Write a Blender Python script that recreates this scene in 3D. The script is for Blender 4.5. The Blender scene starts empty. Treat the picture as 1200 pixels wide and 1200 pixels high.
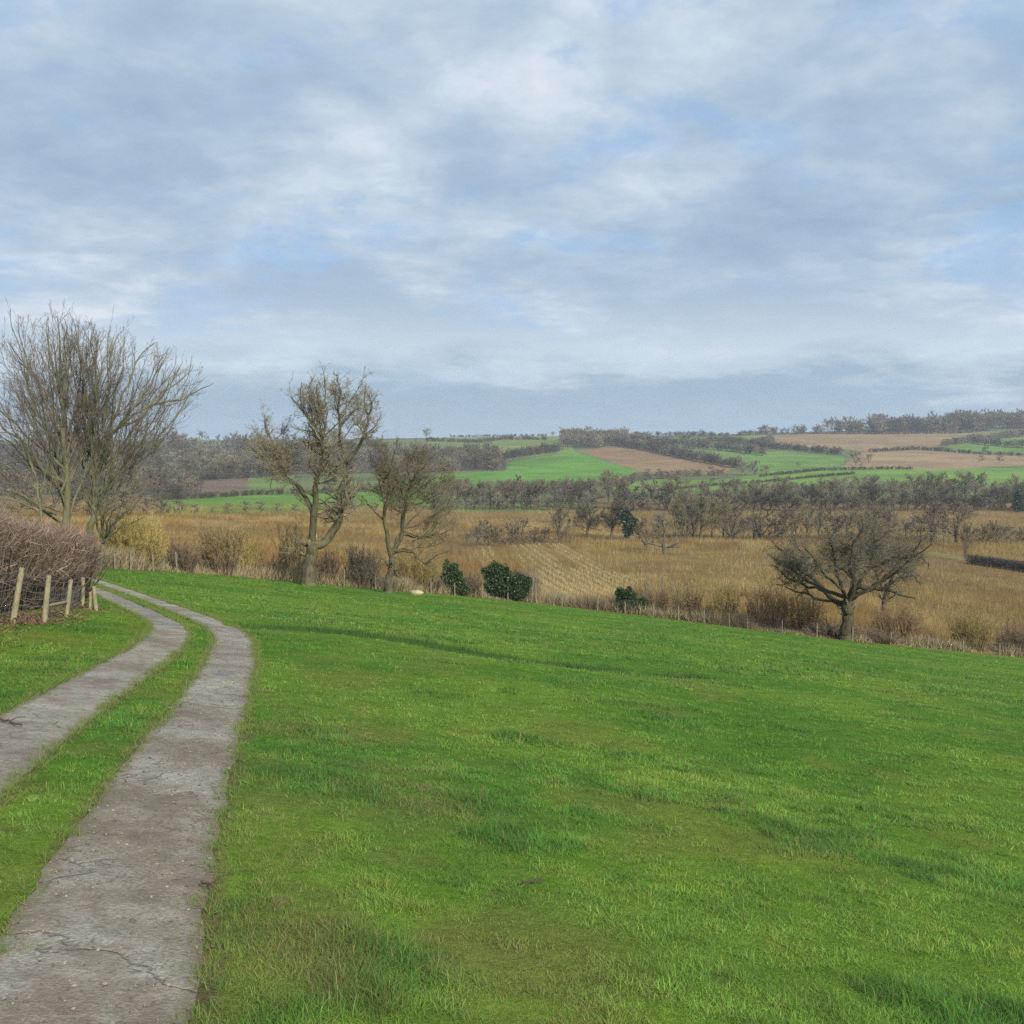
import bpy, math, random
import numpy as np
from mathutils import Vector

RNG = np.random.default_rng(7)
SC = bpy.context.scene
COL = SC.collection
EYE = 1.6
F = 1230.0            # focal length in photo pixels (1200 px square frame)
PITCH = math.atan((600 - 512) / F)
CP, SP = math.cos(PITCH), math.sin(PITCH)

# ------------------------------------------------------------------ camera maths
def ray(u, v):
    """s = X/Y and t = (Z-EYE)/Y of the sight line through a photo pixel."""
    u = np.asarray(u, float); v = np.asarray(v, float)
    x = (u - 600) / F; y = (600 - v) / F
    dy = CP + y * SP; dz = y * CP - SP
    return x / dy, dz / dy
def at(u, v, Y):
    s, t = ray(u, v)
    return np.stack([s * Y, np.broadcast_to(Y, np.shape(s)) * 1.0, t * Y + EYE], -1)
def proj(P):
    x, y, z = P[..., 0], P[..., 1], P[..., 2] - EYE
    dep = y * CP - z * SP; up = y * SP + z * CP
    dep = np.maximum(dep, 1e-3)
    return 600 + F * x / dep, 600 - F * up / dep

# ------------------------------------------------------------------ noise
def vnoise(x, y, seed=0):
    x = np.asarray(x, float); y = np.asarray(y, float)
    xi = np.floor(x).astype(np.int64); yi = np.floor(y).astype(np.int64)
    fx = x - xi; fy = y - yi
    fx = fx * fx * (3 - 2 * fx); fy = fy * fy * (3 - 2 * fy)
    def h(a, b):
        n = (a * 374761393 + b * 668265263 + seed * 974711) & 0xffffffff
        n = ((n ^ (n >> 13)) * 1274126177) & 0xffffffff
        n = n ^ (n >> 16)
        return (n & 0xffff) / 65535.0
    return (h(xi, yi) * (1 - fx) + h(xi + 1, yi) * fx) * (1 - fy) + (h(xi, yi + 1) * (1 - fx) + h(xi + 1, yi + 1) * fx) * fy
def fbm(x, y, seed=0, oct=3):
    a, s, tot = 0, 1.0, 0
    for k in range(oct):
        a = a + s * vnoise(x * 2 ** k, y * 2 ** k, seed + k * 17); tot += s; s *= .55
    return a / tot
def nrm(v):
    return v / np.maximum(np.linalg.norm(v, axis=-1, keepdims=True), 1e-9)
def lerp(a, b, t): return a + (b - a) * t
def sstep(a, b, x):
    t = np.clip((x - a) / (b - a), 0, 1); return t * t * (3 - 2 * t)

# ------------------------------------------------------------------ terrain
PA, PB = .1375, .113          # the pasture is a plane falling away and to the right
def tplane(s, w): return -(PA + PB * s) - 1.6 * w
EDGE_UV = [(-400, 676), (0, 668), (130, 669), (250, 674), (360, 686), (450, 694), (520, 698), (620, 708), (740, 723),
           (860, 740), (1000, 757), (1200, 774), (1600, 806)]
es, et = ray([p[0] for p in EDGE_UV], [p[1] for p in EDGE_UV])
eY = np.array([52, 52, 50, 60, 65, 69, 76, 82, 80, 75, 72, 80, 84.])
def edgeY(s): return np.interp(s, es, eY)
KEY = {
 130: [(660, 66), (648, 95), (630, 150), (612, 220), (602, 290), (592, 380), (580, 480), (565, 620), (545, 850), (528, 1100), (516, 1400)],
 360: [(676, 80), (660, 110), (642, 160), (624, 220), (610, 285), (598, 365), (586, 445), (572, 560), (552, 760), (532, 1050), (515, 1400)],
 600: [(695, 98), (680, 125), (660, 170), (640, 220), (622, 275), (606, 340), (595, 400), (580, 490), (562, 640), (536, 900), (511, 1400)],
 800: [(714, 92), (700, 115), (675, 155), (650, 205), (626, 270), (606, 340), (594, 405), (578, 500), (562, 650), (536, 900), (510, 1400)],
 1000: [(742, 80), (722, 100), (695, 132), (668, 175), (645, 225), (622, 290), (604, 352), (591, 425), (570, 555), (540, 830), (504, 1400)],
 1200: [(755, 100), (735, 118), (705, 150), (675, 190), (650, 235), (625, 300), (605, 360), (590, 430), (570, 560), (543, 820), (499, 1400)],
}
KEY[-300] = [(v - 1, Y) for v, Y in KEY[130]]
KEY[1700] = [(v - 6, Y) for v, Y in KEY[1200]]
ks = sorted(KEY)
kS = np.array([ray(u, 600)[0] for u in ks])
kW = np.zeros((len(ks), 14)); kT = np.zeros((len(ks), 14))
for i, u in enumerate(ks):
    ss = kS[i]; w = 1 / edgeY(ss)
    kW[i, 0] = w; kT[i, 0] = tplane(ss, w)
    for j, (v, Y) in enumerate(KEY[u]):
        kW[i, j + 1] = 1 / Y; kT[i, j + 1] = ray(u, v)[1]
    z = kT[i, 11] * 1400
    kW[i, 12] = 1 / 1900; kT[i, 12] = (z - 14) / 1900
    kW[i, 13] = 1 / 9000; kT[i, 13] = (z - 60) / 9000
NS, NL = 500, 1500
SMIN, SMAX = -1.25, 1.25
LMIN, LMAX = math.log(8.), math.log(9000.)
TS = np.linspace(SMIN, SMAX, NS); TL = np.linspace(LMIN, LMAX, NL)
ZT = np.zeros((NS, NL)); TW = 1 / np.exp(TL)
for i, s in enumerate(TS):
    kw = np.array([np.interp(s, kS, kW[:, j]) for j in range(14)]); kt = np.array([np.interp(s, kS, kT[:, j]) for j in range(14)])
    kw[0] = 1 / edgeY(s); kt[0] = tplane(s, kw[0])
    t = np.interp(TW, kw[::-1], kt[::-1])
    pl = TW >= kw[0]
    t[pl] = tplane(s, TW[pl])
    ZT[i] = t * np.exp(TL)
def blur(A, n, ax):
    k = np.hanning(n + 2)[1:-1]; k /= k.sum()
    pad = [(0, 0), (0, 0)]; pad[ax] = (n // 2, n // 2)
    B = np.pad(A, pad, mode='edge')
    return np.apply_along_axis(lambda r: np.convolve(r, k, 'valid'), ax, B)
ZT = blur(ZT, 15, 1); ZT = blur(ZT, 25, 0)
def ground(x, y):
    x = np.asarray(x, float); y = np.asarray(y, float)
    yy = np.maximum(y, 8.5); s = np.clip(x / yy, SMIN, SMAX - 1e-6)
    a = (s - SMIN) / (SMAX - SMIN) * (NS - 1); b = np.clip((np.log(yy) - LMIN) / (LMAX - LMIN) * (NL - 1), 0, NL - 1.001)
    i = np.clip(a.astype(int), 0, NS - 2); j = b.astype(int); fa = a - i; fb = b - j
    z = (ZT[i, j] * (1 - fa) + ZT[i + 1, j] * fa) * (1 - fb) + (ZT[i, j + 1] * (1 - fa) + ZT[i + 1, j + 1] * fa) * fb
    zp = -1.6 - PA * y - PB * x
    k = sstep(9, 14, y)
    z = zp * (1 - k) + z * k
    und = (fbm(x * .16, y * .16, 3, 2) - .5) * .16 + (fbm(x * .8, y * .8, 5, 2) - .5) * .05
    und = und * (1 - .75 * sstep(20, 60, y)) * sstep(.5, 1.6, np.abs(track_dist(x, y)) + .3)
    rut = rut_depth(x, y)
    return z + und - rut + EYE

# ------------------------------------------------------------------ the two concrete wheel tracks
def plane_pt(u, v):
    s, t = ray(u, v); w = (-(PA + PB * s) - t) / 1.6
    return np.stack([s / w, 1 / w], -1)
R_L = [(5, 1092), (58, 1006), (103, 952), (148, 894), (180, 853), (216, 813), (245, 770), (254, 748), (240, 735), (218, 725), (193, 714), (157, 700), (120, 686)]
R_R = [(240, 1092), (253, 1006), (263, 950), (270, 894), (284, 853), (293, 813), (298, 775), (296, 752), (281, 736), (250, 724), (224, 715), (175, 699), (121, 681.5)]
L_L = [(0, 845), (23, 832), (58, 813), (93, 797), (131, 778), (163, 760), (183, 744), (184, 734), (168, 724), (144, 710), (120, 698)]
L_R = [(0, 921), (45, 882), (92, 846), (135, 813), (168, 789), (199, 765), (217, 744), (213, 733), (192, 722), (150, 706), (121, 692.5)]
def densify(P, n=160):
    P = np.array(P); d = np.r_[0, np.cumsum(np.linalg.norm(np.diff(P, axis=0), axis=1))]
    t = np.linspace(0, d[-1], n)
    Q = np.stack([np.interp(t, d, P[:, k]) for k in range(P.shape[1])], 1)
    for _ in range(14):
        Q[1:-1] = .5 * Q[1:-1] + .25 * (Q[:-2] + Q[2:])
    return Q
def track_edges(L, R, near):
    A = np.array([plane_pt(*p) for p in L]); B = np.array([plane_pt(*p) for p in R])
    c = (A + B) / 2; d0 = nrm((c[1] - c[0])[None])[0]
    n0 = near(c[0], d0)
    wv = (B[0] - A[0])
    A = np.vstack([[q - wv / 2 for q in n0], A]); B = np.vstack([[q + wv / 2 for q in n0], B])
    c = (A + B) / 2; e = c[-1] - c[-2]; e /= np.linalg.norm(e); wl = B[-1] - A[-1]
    ext = [c[-1] + e * k + np.array([-.02 * k * k, 0]) for k in (3, 8, 14)]
    A = np.vstack([A, [q - wl / 2 for q in ext]]); B = np.vstack([B, [q + wl / 2 for q in ext]])
    return densify(A, 340), densify(B, 340)
RA, RB = track_edges(R_L, R_R, lambda c, d: [c - d * 6 + np.array([.25, 0]), c - d * 3 + np.array([.08, 0]), c - d * 1.4])
LA, LB = track_edges(L_L, L_R, lambda c, d: [c - d * 8 + np.array([.8, 0]), c - d * 4 + np.array([.25, 0]), c - d * 2])
RC, LC = (RA + RB) / 2, (LA + LB) / 2
def half_w(A, B, Cn):
    t = nrm(np.gradient(Cn, axis=0)); n = np.stack([t[:, 1], -t[:, 0]], 1)
    return np.abs(((B - A) * n).sum(1)) / 2
RH, LH = half_w(RA, RB, RC), half_w(LA, LB, LC)
RH = np.clip(RH, .34, .5); LH = np.clip(LH, .34, .5)
for H in (RH, LH):
    H[:] = np.convolve(np.pad(H, 15, mode='edge'), np.ones(31) / 31, 'valid')
_rc, _rh = RC[::3], RH[::3]; _lc, _lh = LC[::3], LH[::3]
def _dist(x, y, C, H):
    shp = np.shape(x); x = np.ravel(x); y = np.ravel(y); out = np.full(x.shape, 9.)
    near = np.nonzero((y < 50) & (x < 6) & (x > -26))[0]
    for k in range(0, len(near), 40000):
        ii = near[k:k + 40000]
        A = C[:-1]; D = C[1:] - A
        px = x[ii, None] - A[None, :, 0]; py = y[ii, None] - A[None, :, 1]
        tt = np.clip((px * D[:, 0] + py * D[:, 1]) / (D ** 2).sum(1), 0, 1)
        d = np.hypot(px - tt * D[:, 0], py - tt * D[:, 1]) - H[:-1]
        out[ii] = d.min(1)
    return out.reshape(shp)
def track_dist(x, y):
    """metres outside the edge of the nearest track (negative on it)."""
    return np.minimum(_dist(x, y, _rc, _rh), _dist(x, y, _lc, _lh))
RUTS = [([(285, 733), (330, 735), (400, 741), (460, 748), (530, 761), (600, 773), (680, 783), (760, 790), (830, 793)], .45, .16)]
RUTW = [(np.array([plane_pt(*p) for p in r[0]]), r[1], r[2]) for r in RUTS]
def seg_dist(x, y, P):
    out = np.full(np.shape(x), 1e3)
    for a, b in zip(P[:-1], P[1:]):
        d = b - a; t = np.clip(((x - a[0]) * d[0] + (y - a[1]) * d[1]) / (d @ d), 0, 1)
        out = np.minimum(out, np.hypot(x - a[0] - t * d[0], y - a[1] - t * d[1]))
    return out
def rut_depth(x, y):
    r = np.zeros(np.shape(x))
    for P, wd, dp in RUTW:
        d = seg_dist(x, y, P)
        r = np.maximum(r, dp * np.exp(-(d / wd) ** 2))
    return r
def gpt(u, v, lo=None):
    """first ground point on a sight line."""
    s, t = (float(q) for q in ray(u, v))
    Ys = np.exp(np.linspace(math.log(2.2 if lo is None else lo), math.log(4000), 1600))
    d = t * Ys + EYE - ground(s * Ys, Ys)
    k = np.nonzero(d < 0)[0]
    if len(k) == 0:
        k = int(np.argmin(d[Ys < 1700])); Y = Ys[k]
    else:
        k = max(k[0], 1); f = d[k - 1] / (d[k - 1] - d[k] + 1e-12); Y = lerp(Ys[k - 1], Ys[k], f)
    return np.array([s * Y, Y, float(ground(s * Y, Y))])
def inpoly(u, v, P):
    P = np.asarray(P, float); ins = np.zeros(np.shape(u), bool); n = len(P)
    for i in range(n):
        (x1, y1), (x2, y2) = P[i], P[(i + 1) % n]
        if y1 == y2: continue
        ins ^= ((y1 > v) != (y2 > v)) & (u < (x2 - x1) * (v - y1) / (y2 - y1) + x1)
    return ins

# ------------------------------------------------------------------ mesh helpers
def add_obj(name, me, mats=(), parent=None, loc=None):
    for m in mats: me.materials.append(m)
    o = bpy.data.objects.new(name, me); COL.objects.link(o)
    if parent is not None: o.parent = parent
    if loc is not None: o.location = [float(q) for q in loc]
    return o
def empty(name, loc):
    o = bpy.data.objects.new(name, None); COL.objects.link(o); o.location = [float(q) for q in loc]; o.empty_display_size = .3
    return o
def tag(o, label=None, cat=None, group=None, kind=None):
    if label: o['label'] = label
    if cat: o['category'] = cat
    if group: o['group'] = group
    if kind: o['kind'] = kind
    return o
class Geo:
    """collects quads / triangles with a colour per vertex; builds one mesh."""
    def __init__(self): self.V, self.Fq, self.Ft, self.C, self.n = [], [], [], [], 0
    def add(self, V, quads=None, tris=None, col=None):
        V = np.asarray(V, np.float32).reshape(-1, 3)
        if quads is not None: self.Fq.append(np.asarray(quads, np.int64).reshape(-1, 4) + self.n)
        if tris is not None: self.Ft.append(np.asarray(tris, np.int64).reshape(-1, 3) + self.n)
        c = np.ones((len(V), 4), np.float32)
        if col is not None: c[:, :3] = col
        self.V.append(V); self.C.append(c); self.n += len(V)
    def merge(self, g, M=None, off=None, cm=None):
        for V in [np.concatenate(g.V)]:
            if M is not None: V = V @ M.T
            if off is not None: V = V + off
        C = np.concatenate(g.C)[:, :3]
        if cm is not None: C = C * cm
        self.add(V, np.concatenate(g.Fq) if g.Fq else None, np.concatenate(g.Ft) if g.Ft else None, C)
    def mesh(self, name, smooth=True, color=True):
        me = bpy.data.meshes.new(name)
        V = np.concatenate(self.V)
        q = np.concatenate(self.Fq) if self.Fq else np.zeros((0, 4), np.int64)
        t = np.concatenate(self.Ft) if self.Ft else np.zeros((0, 3), np.int64)
        me.vertices.add(len(V)); me.vertices.foreach_set('co', V.ravel())
        me.loops.add(q.size + t.size); me.loops.foreach_set('vertex_index', np.concatenate([q.ravel(), t.ravel()]).astype(np.int32))
        me.polygons.add(len(q) + len(t))
        st = np.concatenate([np.arange(len(q)) * 4, q.size + np.arange(len(t)) * 3]).astype(np.int32)
        me.polygons.foreach_set('loop_start', st)
        me.polygons.foreach_set('use_smooth', np.full(len(st), smooth))
        if color:
            a = me.color_attributes.new('col', 'FLOAT_COLOR', 'POINT'); a.data.foreach_set('color', np.concatenate(self.C).ravel())
        me.update(calc_edges=True)
        return me
def tubes(g, P, R, k=3, col=None, cap=False):
    """N polylines P (N,n,3) with radii R (N,n) as k-sided tubes; col (N,3)."""
    P = np.asarray(P, float); R = np.asarray(R, float)
    N, n = P.shape[:2]
    if N == 0: return
    T = np.gradient(P, axis=1); T = nrm(T)
    ref = np.where(np.abs(T[:, :1, 2:3]) > .8, np.array([1., .1, 0]), np.array([.1, .2, 1.]))
    U = nrm(ref - (ref * T).sum(-1, keepdims=True) * T); W = np.cross(T, U)
    a = np.arange(k) / k * 2 * math.pi
    V = P[:, :, None] + R[:, :, None, None] * (np.cos(a)[None, None, :, None] * U[:, :, None] + np.sin(a)[None, None, :, None] * W[:, :, None])
    idx = np.arange(N * n * k).reshape(N, n, k)
    q = np.stack([idx[:, :-1], np.roll(idx[:, :-1], -1, 2), np.roll(idx[:, 1:], -1, 2), idx[:, 1:]], -1)
    c = None
    if col is not None: c = np.repeat(np.broadcast_to(col, (N, 3)), n * k, axis=0)
    g.add(V, q, None, c)
    if cap:
        for i in range(N):
            for e in (0, n - 1):
                vs = V[i, e]; o = np.vstack([vs, vs.mean(0)])
                f = [(j, (j + 1) % k, k) for j in range(k)]
                g.add(o, None, f, col)
def blades(g, B, D, L, Wd, col, tipw=0.0, side=None, bend=0.0, rng=RNG):
    """flat tapering blades: base B, direction D, length L, width Wd; three faces, bent by bend."""
    N = len(B)
    if side is None:
        r = rng.normal(size=(N, 3)); side = nrm(np.cross(D, r))
    S = side * (np.asarray(Wd) / 2)[:, None]
    bd = nrm(np.cross(D, side)) * (np.asarray(L) * bend)[:, None] if np.ndim(bend) == 0 else bend
    M = B + D * (np.asarray(L) * .55)[:, None] + bd * .35
    E = B + D * np.asarray(L)[:, None] + bd
    if tipw > 0:
        V = np.stack([B - S, B + S, M + S * .8, M - S * .8, E + S * tipw, E - S * tipw], 1)
        i = np.arange(N)[:, None] * 6
        g.add(V, np.concatenate([i + [0, 1, 2, 3], i + [3, 2, 4, 5]]), None, np.repeat(col, 6, 0))
    else:
        V = np.stack([B - S, B + S, M + S * .8, M - S * .8, E], 1)
        i = np.arange(N)[:, None] * 5
        g.add(V, i + [0, 1, 2, 3], i + [3, 2, 4], np.repeat(col, 5, 0))

# ------------------------------------------------------------------ materials
def new_mat(name):
    m = bpy.data.materials.new(name); m.use_nodes = True
    nt = m.node_tree; nt.nodes.clear()
    return m, nt
def nd(nt, typ, **kw):
    n = nt.nodes.new(typ)
    for k, v in kw.items():
        if k.startswith('i_'):
            key = k[2:]; n.inputs[int(key) if key.isdigit() else key.replace('_', ' ')].default_value = v
        else: setattr(n, k, v)
    return n
def mixc(nt, a, b, fac, mode='MIX'):
    m = nt.nodes.new('ShaderNodeMix'); m.data_type = 'RGBA'; m.blend_type = mode
    for sock, val in ((m.inputs[0], fac), (m.inputs[6], a), (m.inputs[7], b)):
        if hasattr(val, 'is_output'): nt.links.new(val, sock)
        elif isinstance(val, (int, float)): sock.default_value = val
        else: sock.default_value = (*val[:3], 1)
    return m.outputs[2]
def noise(nt, vec, scale, detail=3, rough=.55, dist=0):
    n = nd(nt, 'ShaderNodeTexNoise'); n.inputs['Scale'].default_value = scale; n.inputs['Detail'].default_value = detail
    n.inputs['Roughness'].default_value = rough; n.inputs['Distortion'].default_value = dist
    nt.links.new(vec, n.inputs['Vector']); return n.outputs['Fac']
def ramp(nt, fac, stops, interp='LINEAR'):
    r = nt.nodes.new('ShaderNodeValToRGB'); r.color_ramp.interpolation = interp
    el = r.color_ramp.elements
    while len(el) < len(stops): el.new(.5)
    for e, (p, c) in zip(el, stops):
        e.position = p; e.color = (*c, 1) if len(c) == 3 else c
    nt.links.new(fac, r.inputs[0]); return r.outputs[0]
def math_(nt, op, a, b=None, clamp=False):
    m = nt.nodes.new('ShaderNodeMath'); m.operation = op; m.use_clamp = clamp
    for sock, val in zip(m.inputs, (a, b)):
        if val is None: continue
        if hasattr(val, 'is_output'): nt.links.new(val, sock)
        else: sock.default_value = val
    return m.outputs[0]
def finish(nt, col, rough=.8, spec=.2, bump=None, bdist=.02, bstr=.6, trans=0.0, upn=0.0):
    out = nd(nt, 'ShaderNodeOutputMaterial')
    p = nd(nt, 'ShaderNodeBsdfPrincipled')
    p.inputs['Specular IOR Level'].default_value = spec
    if hasattr(rough, 'is_output'): nt.links.new(rough, p.inputs['Roughness'])
    else: p.inputs['Roughness'].default_value = rough
    if hasattr(col, 'is_output'): nt.links.new(col, p.inputs['Base Color'])
    else: p.inputs['Base Color'].default_value = (*col, 1)
    if bump is not None:
        b = nd(nt, 'ShaderNodeBump'); b.inputs['Strength'].default_value = bstr; b.inputs['Distance'].default_value = bdist
        nt.links.new(bump, b.inputs['Height']); nt.links.new(b.outputs[0], p.inputs['Normal'])
    if upn > 0:
        ge = nd(nt, 'ShaderNodeNewGeometry')
        v = nd(nt, 'ShaderNodeMix', data_type='VECTOR'); v.inputs[0].default_value = upn
        nt.links.new(ge.outputs['Normal'], v.inputs[4]); v.inputs[5].default_value = (-.05, -.1, 1)
        nn = nd(nt, 'ShaderNodeVectorMath', operation='NORMALIZE'); nt.links.new(v.outputs[1], nn.inputs[0])
        nt.links.new(nn.outputs[0], p.inputs['Normal'])
    sh = p.outputs[0]
    if trans > 0:
        t = nd(nt, 'ShaderNodeBsdfTranslucent')
        if hasattr(col, 'is_output'): nt.links.new(col, t.inputs[0])
        else: t.inputs[0].default_value = (*col, 1)
        mx = nd(nt, 'ShaderNodeMixShader'); mx.inputs[0].default_value = trans
        nt.links.new(sh, mx.inputs[1]); nt.links.new(t.outputs[0], mx.inputs[2]); sh = mx.outputs[0]
    nt.links.new(sh, out.inputs['Surface'])
def attr(nt, name='col'):
    a = nd(nt, 'ShaderNodeAttribute', attribute_name=name); return a
def bark_mat(name, c1, c2, lichen, scale=6):
    m, nt = new_mat(name)
    tc = nd(nt, 'ShaderNodeTexCoord'); mp = nd(nt, 'ShaderNodeMapping'); mp.inputs['Scale'].default_value = (1, 1, .35)
    nt.links.new(tc.outputs['Object'], mp.inputs[0])
    n1 = noise(nt, mp.outputs[0], scale, 5, .65); n2 = noise(nt, tc.outputs['Object'], 1.1, 3)
    c = mixc(nt, c1, c2, ramp(nt, n1, [(.35, (0, 0, 0)), (.65, (1, 1, 1))]))
    c = mixc(nt, c, lichen, ramp(nt, n2, [(.45, (0, 0, 0)), (.65, (.8, .8, .8))]))
    finish(nt, c, .9, .1, n1, .05, .8); return m
def vcol_mat(name, rough=.9, spec=.08, trans=0.0, upn=0.0, var=.25, tint=True):
    """colour comes from the leaf / twig's own vertex colour, varied a little per object and by noise."""
    m, nt = new_mat(name)
    a = attr(nt); oi = nd(nt, 'ShaderNodeObjectInfo')
    f = math_(nt, 'MULTIPLY_ADD', oi.outputs['Random'], var * 1.2); nt.nodes[-1].inputs[2].default_value = 1 - var * .6
    mul = nd(nt, 'ShaderNodeVectorMath', operation='SCALE'); nt.links.new(a.outputs['Color'], mul.inputs[0]); nt.links.new(f, mul.inputs['Scale'])
    finish(nt, mul.outputs[0], rough, spec, trans=trans, upn=upn); return m

M_TWIG = vcol_mat('twig_bark')
M_LEAF = vcol_mat('evergreen_leaf', .5, .4, .1)
M_BLADE = vcol_mat('grass_blade', .55, .22, .3, .55, var=0)
M_STEM = vcol_mat('dry_stem', .8, .1, .15, .35, var=0)
M_FAR = vcol_mat('distant_twigs', .95, .03, 0, .35)
M_BARK_ASH = bark_mat('bark_grey_green', (.085, .08, .045), (.17, .155, .10), (.15, .15, .07))
M_BARK_OAK = bark_mat('bark_ridged_brown', (.05, .042, .026), (.125, .105, .066), (.12, .115, .055))
M_BARK_DARK = bark_mat('bark_dark_oak', (.035, .028, .018), (.09, .072, .045), (.085, .08, .045))
M_BARK_FAR = bark_mat('bark_far', (.06, .05, .035), (.13, .11, .08), (.12, .11, .08), 3)
M_POST = bark_mat('weathered_post_timber', (.20, .165, .105), (.34, .29, .19), (.25, .25, .13), 14)
M_POSTG = bark_mat('grey_post_timber', (.15, .125, .09), (.27, .235, .175), (.18, .17, .11), 14)
m, nt = new_mat('galvanised_wire'); finish(nt, (.3, .31, .32), .45, .5); nt.nodes['Principled BSDF'].inputs['Metallic'].default_value = .7; M_WIRE = m

# ------------------------------------------------------------------ ground sheet
yp = np.concatenate([np.exp(np.linspace(math.log(2), math.log(2056), 960))])
sp = np.linspace(-.95, .95, 1000)
GX = sp[None, :] * yp[:, None] * 1.0; GY = np.repeat(yp[:, None] - 6, len(sp), 1)
GX = sp[None, :] * (yp[:, None])
GZ = ground(GX, GY)
GP = np.stack([GX, GY, GZ], -1)
gu, gv = proj(GP); gs = GX / np.maximum(GY, 1)
pasture = (GY < edgeY(gs) - .2 + (fbm(GX * .5, GY * .5, 9) - .5) * 1.6)
C = np.zeros((*GX.shape, 3)); C[:] = (.105, .125, .05)
# valley floor and crop ground
val = (~pasture) & (GY < 460); C[val] = (.17, .115, .045)
n_ = fbm(GX * .02, GY * .02, 21, 4)[..., None]
FIELDS = [  # photo outline of each far field, colour of what grows on it
 ([(190, 606), (190, 586), (300, 580), (420, 577), (520, 574), (522, 592), (420, 596), (300, 602)], (.115, .21, .035)),
 ([(236, 577), (240, 562), (290, 561), (290, 576)], (.15, .105, .07)),
 ([(290, 578), (290, 560), (345, 556), (350, 576)], (.125, .17, .045)),
 ([(505, 582), (510, 556), (593, 552), (602, 540), (674, 529), (749, 553), (704, 566), (650, 566), (560, 584)], (.105, .215, .034)),
 ([(500, 531), (500, 509), (662, 509), (674, 529), (602, 537), (518, 534)], (.145, .185, .05)),
 ([(205, 524), (205, 508), (345, 508), (345, 522)], (.10, .15, .05)),
 ([(505, 600), (505, 584), (560, 584), (700, 575), (700, 600)], (.115, .15, .05)),
 ([(680, 529), (722, 521), (860, 545), (850, 556), (755, 554)], (.225, .145, .075)),
 ([(660, 521), (662, 508), (900, 505), (900, 512), (760, 520), (722, 523)], (.12, .145, .06)),
 ([(800, 512), (905, 507), (900, 518), (830, 519)], (.14, .20, .05)),
 ([(885, 511), (1164, 501), (1172, 508), (1104, 523), (1023, 530), (975, 525), (890, 521)], (.25, .17, .09)),
 ([(1010, 530), (1074, 527), (1155, 532), (1210, 536), (1210, 545), (1098, 551), (985, 547)], (.27, .185, .10)),
 ([(1104, 523), (1170, 514), (1215, 512), (1215, 531), (1140, 529)], (.12, .20, .045)),
 ([(1060, 508), (1170, 501), (1260, 497), (1260, 506), (1172, 508)], (.15, .17, .07)),
 ([(870, 529), (918, 530), (990, 535), (990, 545), (890, 558)], (.12, .205, .045)),
 ([(770, 524), (860, 526), (890, 545), (868, 546), (800, 535)], (.13, .185, .05)),
 ([(700, 575), (760, 562), (840, 562), (918, 553), (1002, 548), (1080, 551), (1230, 546), (1230, 570), (1020, 563), (900, 572), (760, 578)], (.135, .225, .04)),
 ([(1080, 651), (1084, 647), (1102, 647), (1136, 654), (1134, 657), (1110, 654)], (.20, .18, .075)),
]
GREEN_ = None
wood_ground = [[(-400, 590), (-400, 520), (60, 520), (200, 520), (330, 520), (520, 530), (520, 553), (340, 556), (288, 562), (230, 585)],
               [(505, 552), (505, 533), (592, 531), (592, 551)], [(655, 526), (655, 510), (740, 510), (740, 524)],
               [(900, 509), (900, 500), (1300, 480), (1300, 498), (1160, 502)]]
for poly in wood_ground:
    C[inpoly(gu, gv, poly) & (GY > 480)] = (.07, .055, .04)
for poly, c in FIELDS:
    k = inpoly(gu, gv, poly) & (GY > edgeY(gs) + 5)
    C[k] = np.array(c) * .9
C[~pasture] *= (.75 + .5 * n_)[~pasture]
# grass field: greens, worn olive patches, soil beside the track
td = track_dist(GX, GY)
g1 = fbm(GX * .35, GY * .35, 31, 3); g2 = fbm(GX * .9, GY * .9, 37, 3)
gc = lerp(np.array([.068, .158, .018]), np.array([.110, .192, .024]), sstep(.4, .68, g1)[..., None])
gc = lerp(gc, np.array([.135, .165, .034]), (sstep(.58, .75, g2) * .5)[..., None])
worn = sstep(.46, .62, fbm(GX * 1.6, GY * 1.6, 41, 3)) * (1 - sstep(.5, 3.5, td)) * sstep(14, 6, GY)
gc = lerp(gc, np.array([.125, .10, .052]), worn[..., None] * .35)
gc = lerp(gc, np.array([.13, .095, .06]), (sstep(.10, .0, td + (g2 - .5) * .2) * .8)[..., None])
C[pasture] = gc[pasture]
PST = np.repeat(pasture.ravel()[:, None], 1, 1)
g = Geo(); n0, n1 = GX.shape; idx = np.arange(n0 * n1).reshape(n0, n1)
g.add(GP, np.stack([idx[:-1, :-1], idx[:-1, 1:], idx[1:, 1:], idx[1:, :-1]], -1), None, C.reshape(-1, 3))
me = g.mesh('ground')
a = me.attributes.new('pasture', 'FLOAT', 'POINT'); a.data.foreach_set('value', pasture.ravel().astype(np.float32))
m, nt = new_mat('turf_and_soil')
A = attr(nt); PA_ = attr(nt, 'pasture'); tc = nd(nt, 'ShaderNodeTexCoord'); OB = tc.outputs['Object']
nA = noise(nt, OB, 2.2, 5, .65); nB = noise(nt, OB, 14, 4, .7); nC = noise(nt, OB, 70, 3, .7); nF = noise(nt, OB, .035, 5, .6)
tx = ramp(nt, nA, [(.3, (.78, .80, .75)), (.7, (1.22, 1.15, 1.1))])
tx2 = ramp(nt, nB, [(.25, (.62, .66, .6)), (.75, (1.38, 1.34, 1.25))])
tx3 = ramp(nt, nC, [(.25, (.6, .62, .6)), (.75, (1.4, 1.38, 1.35))])
near = mixc(nt, mixc(nt, mixc(nt, A.outputs['Color'], tx, 1., 'MULTIPLY'), tx2, .9, 'MULTIPLY'), tx3, .9, 'MULTIPLY')
far = mixc(nt, A.outputs['Color'], ramp(nt, nF, [(.3, (.78, .8, .8)), (.7, (1.22, 1.2, 1.2))]), 1., 'MULTIPLY')
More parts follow.
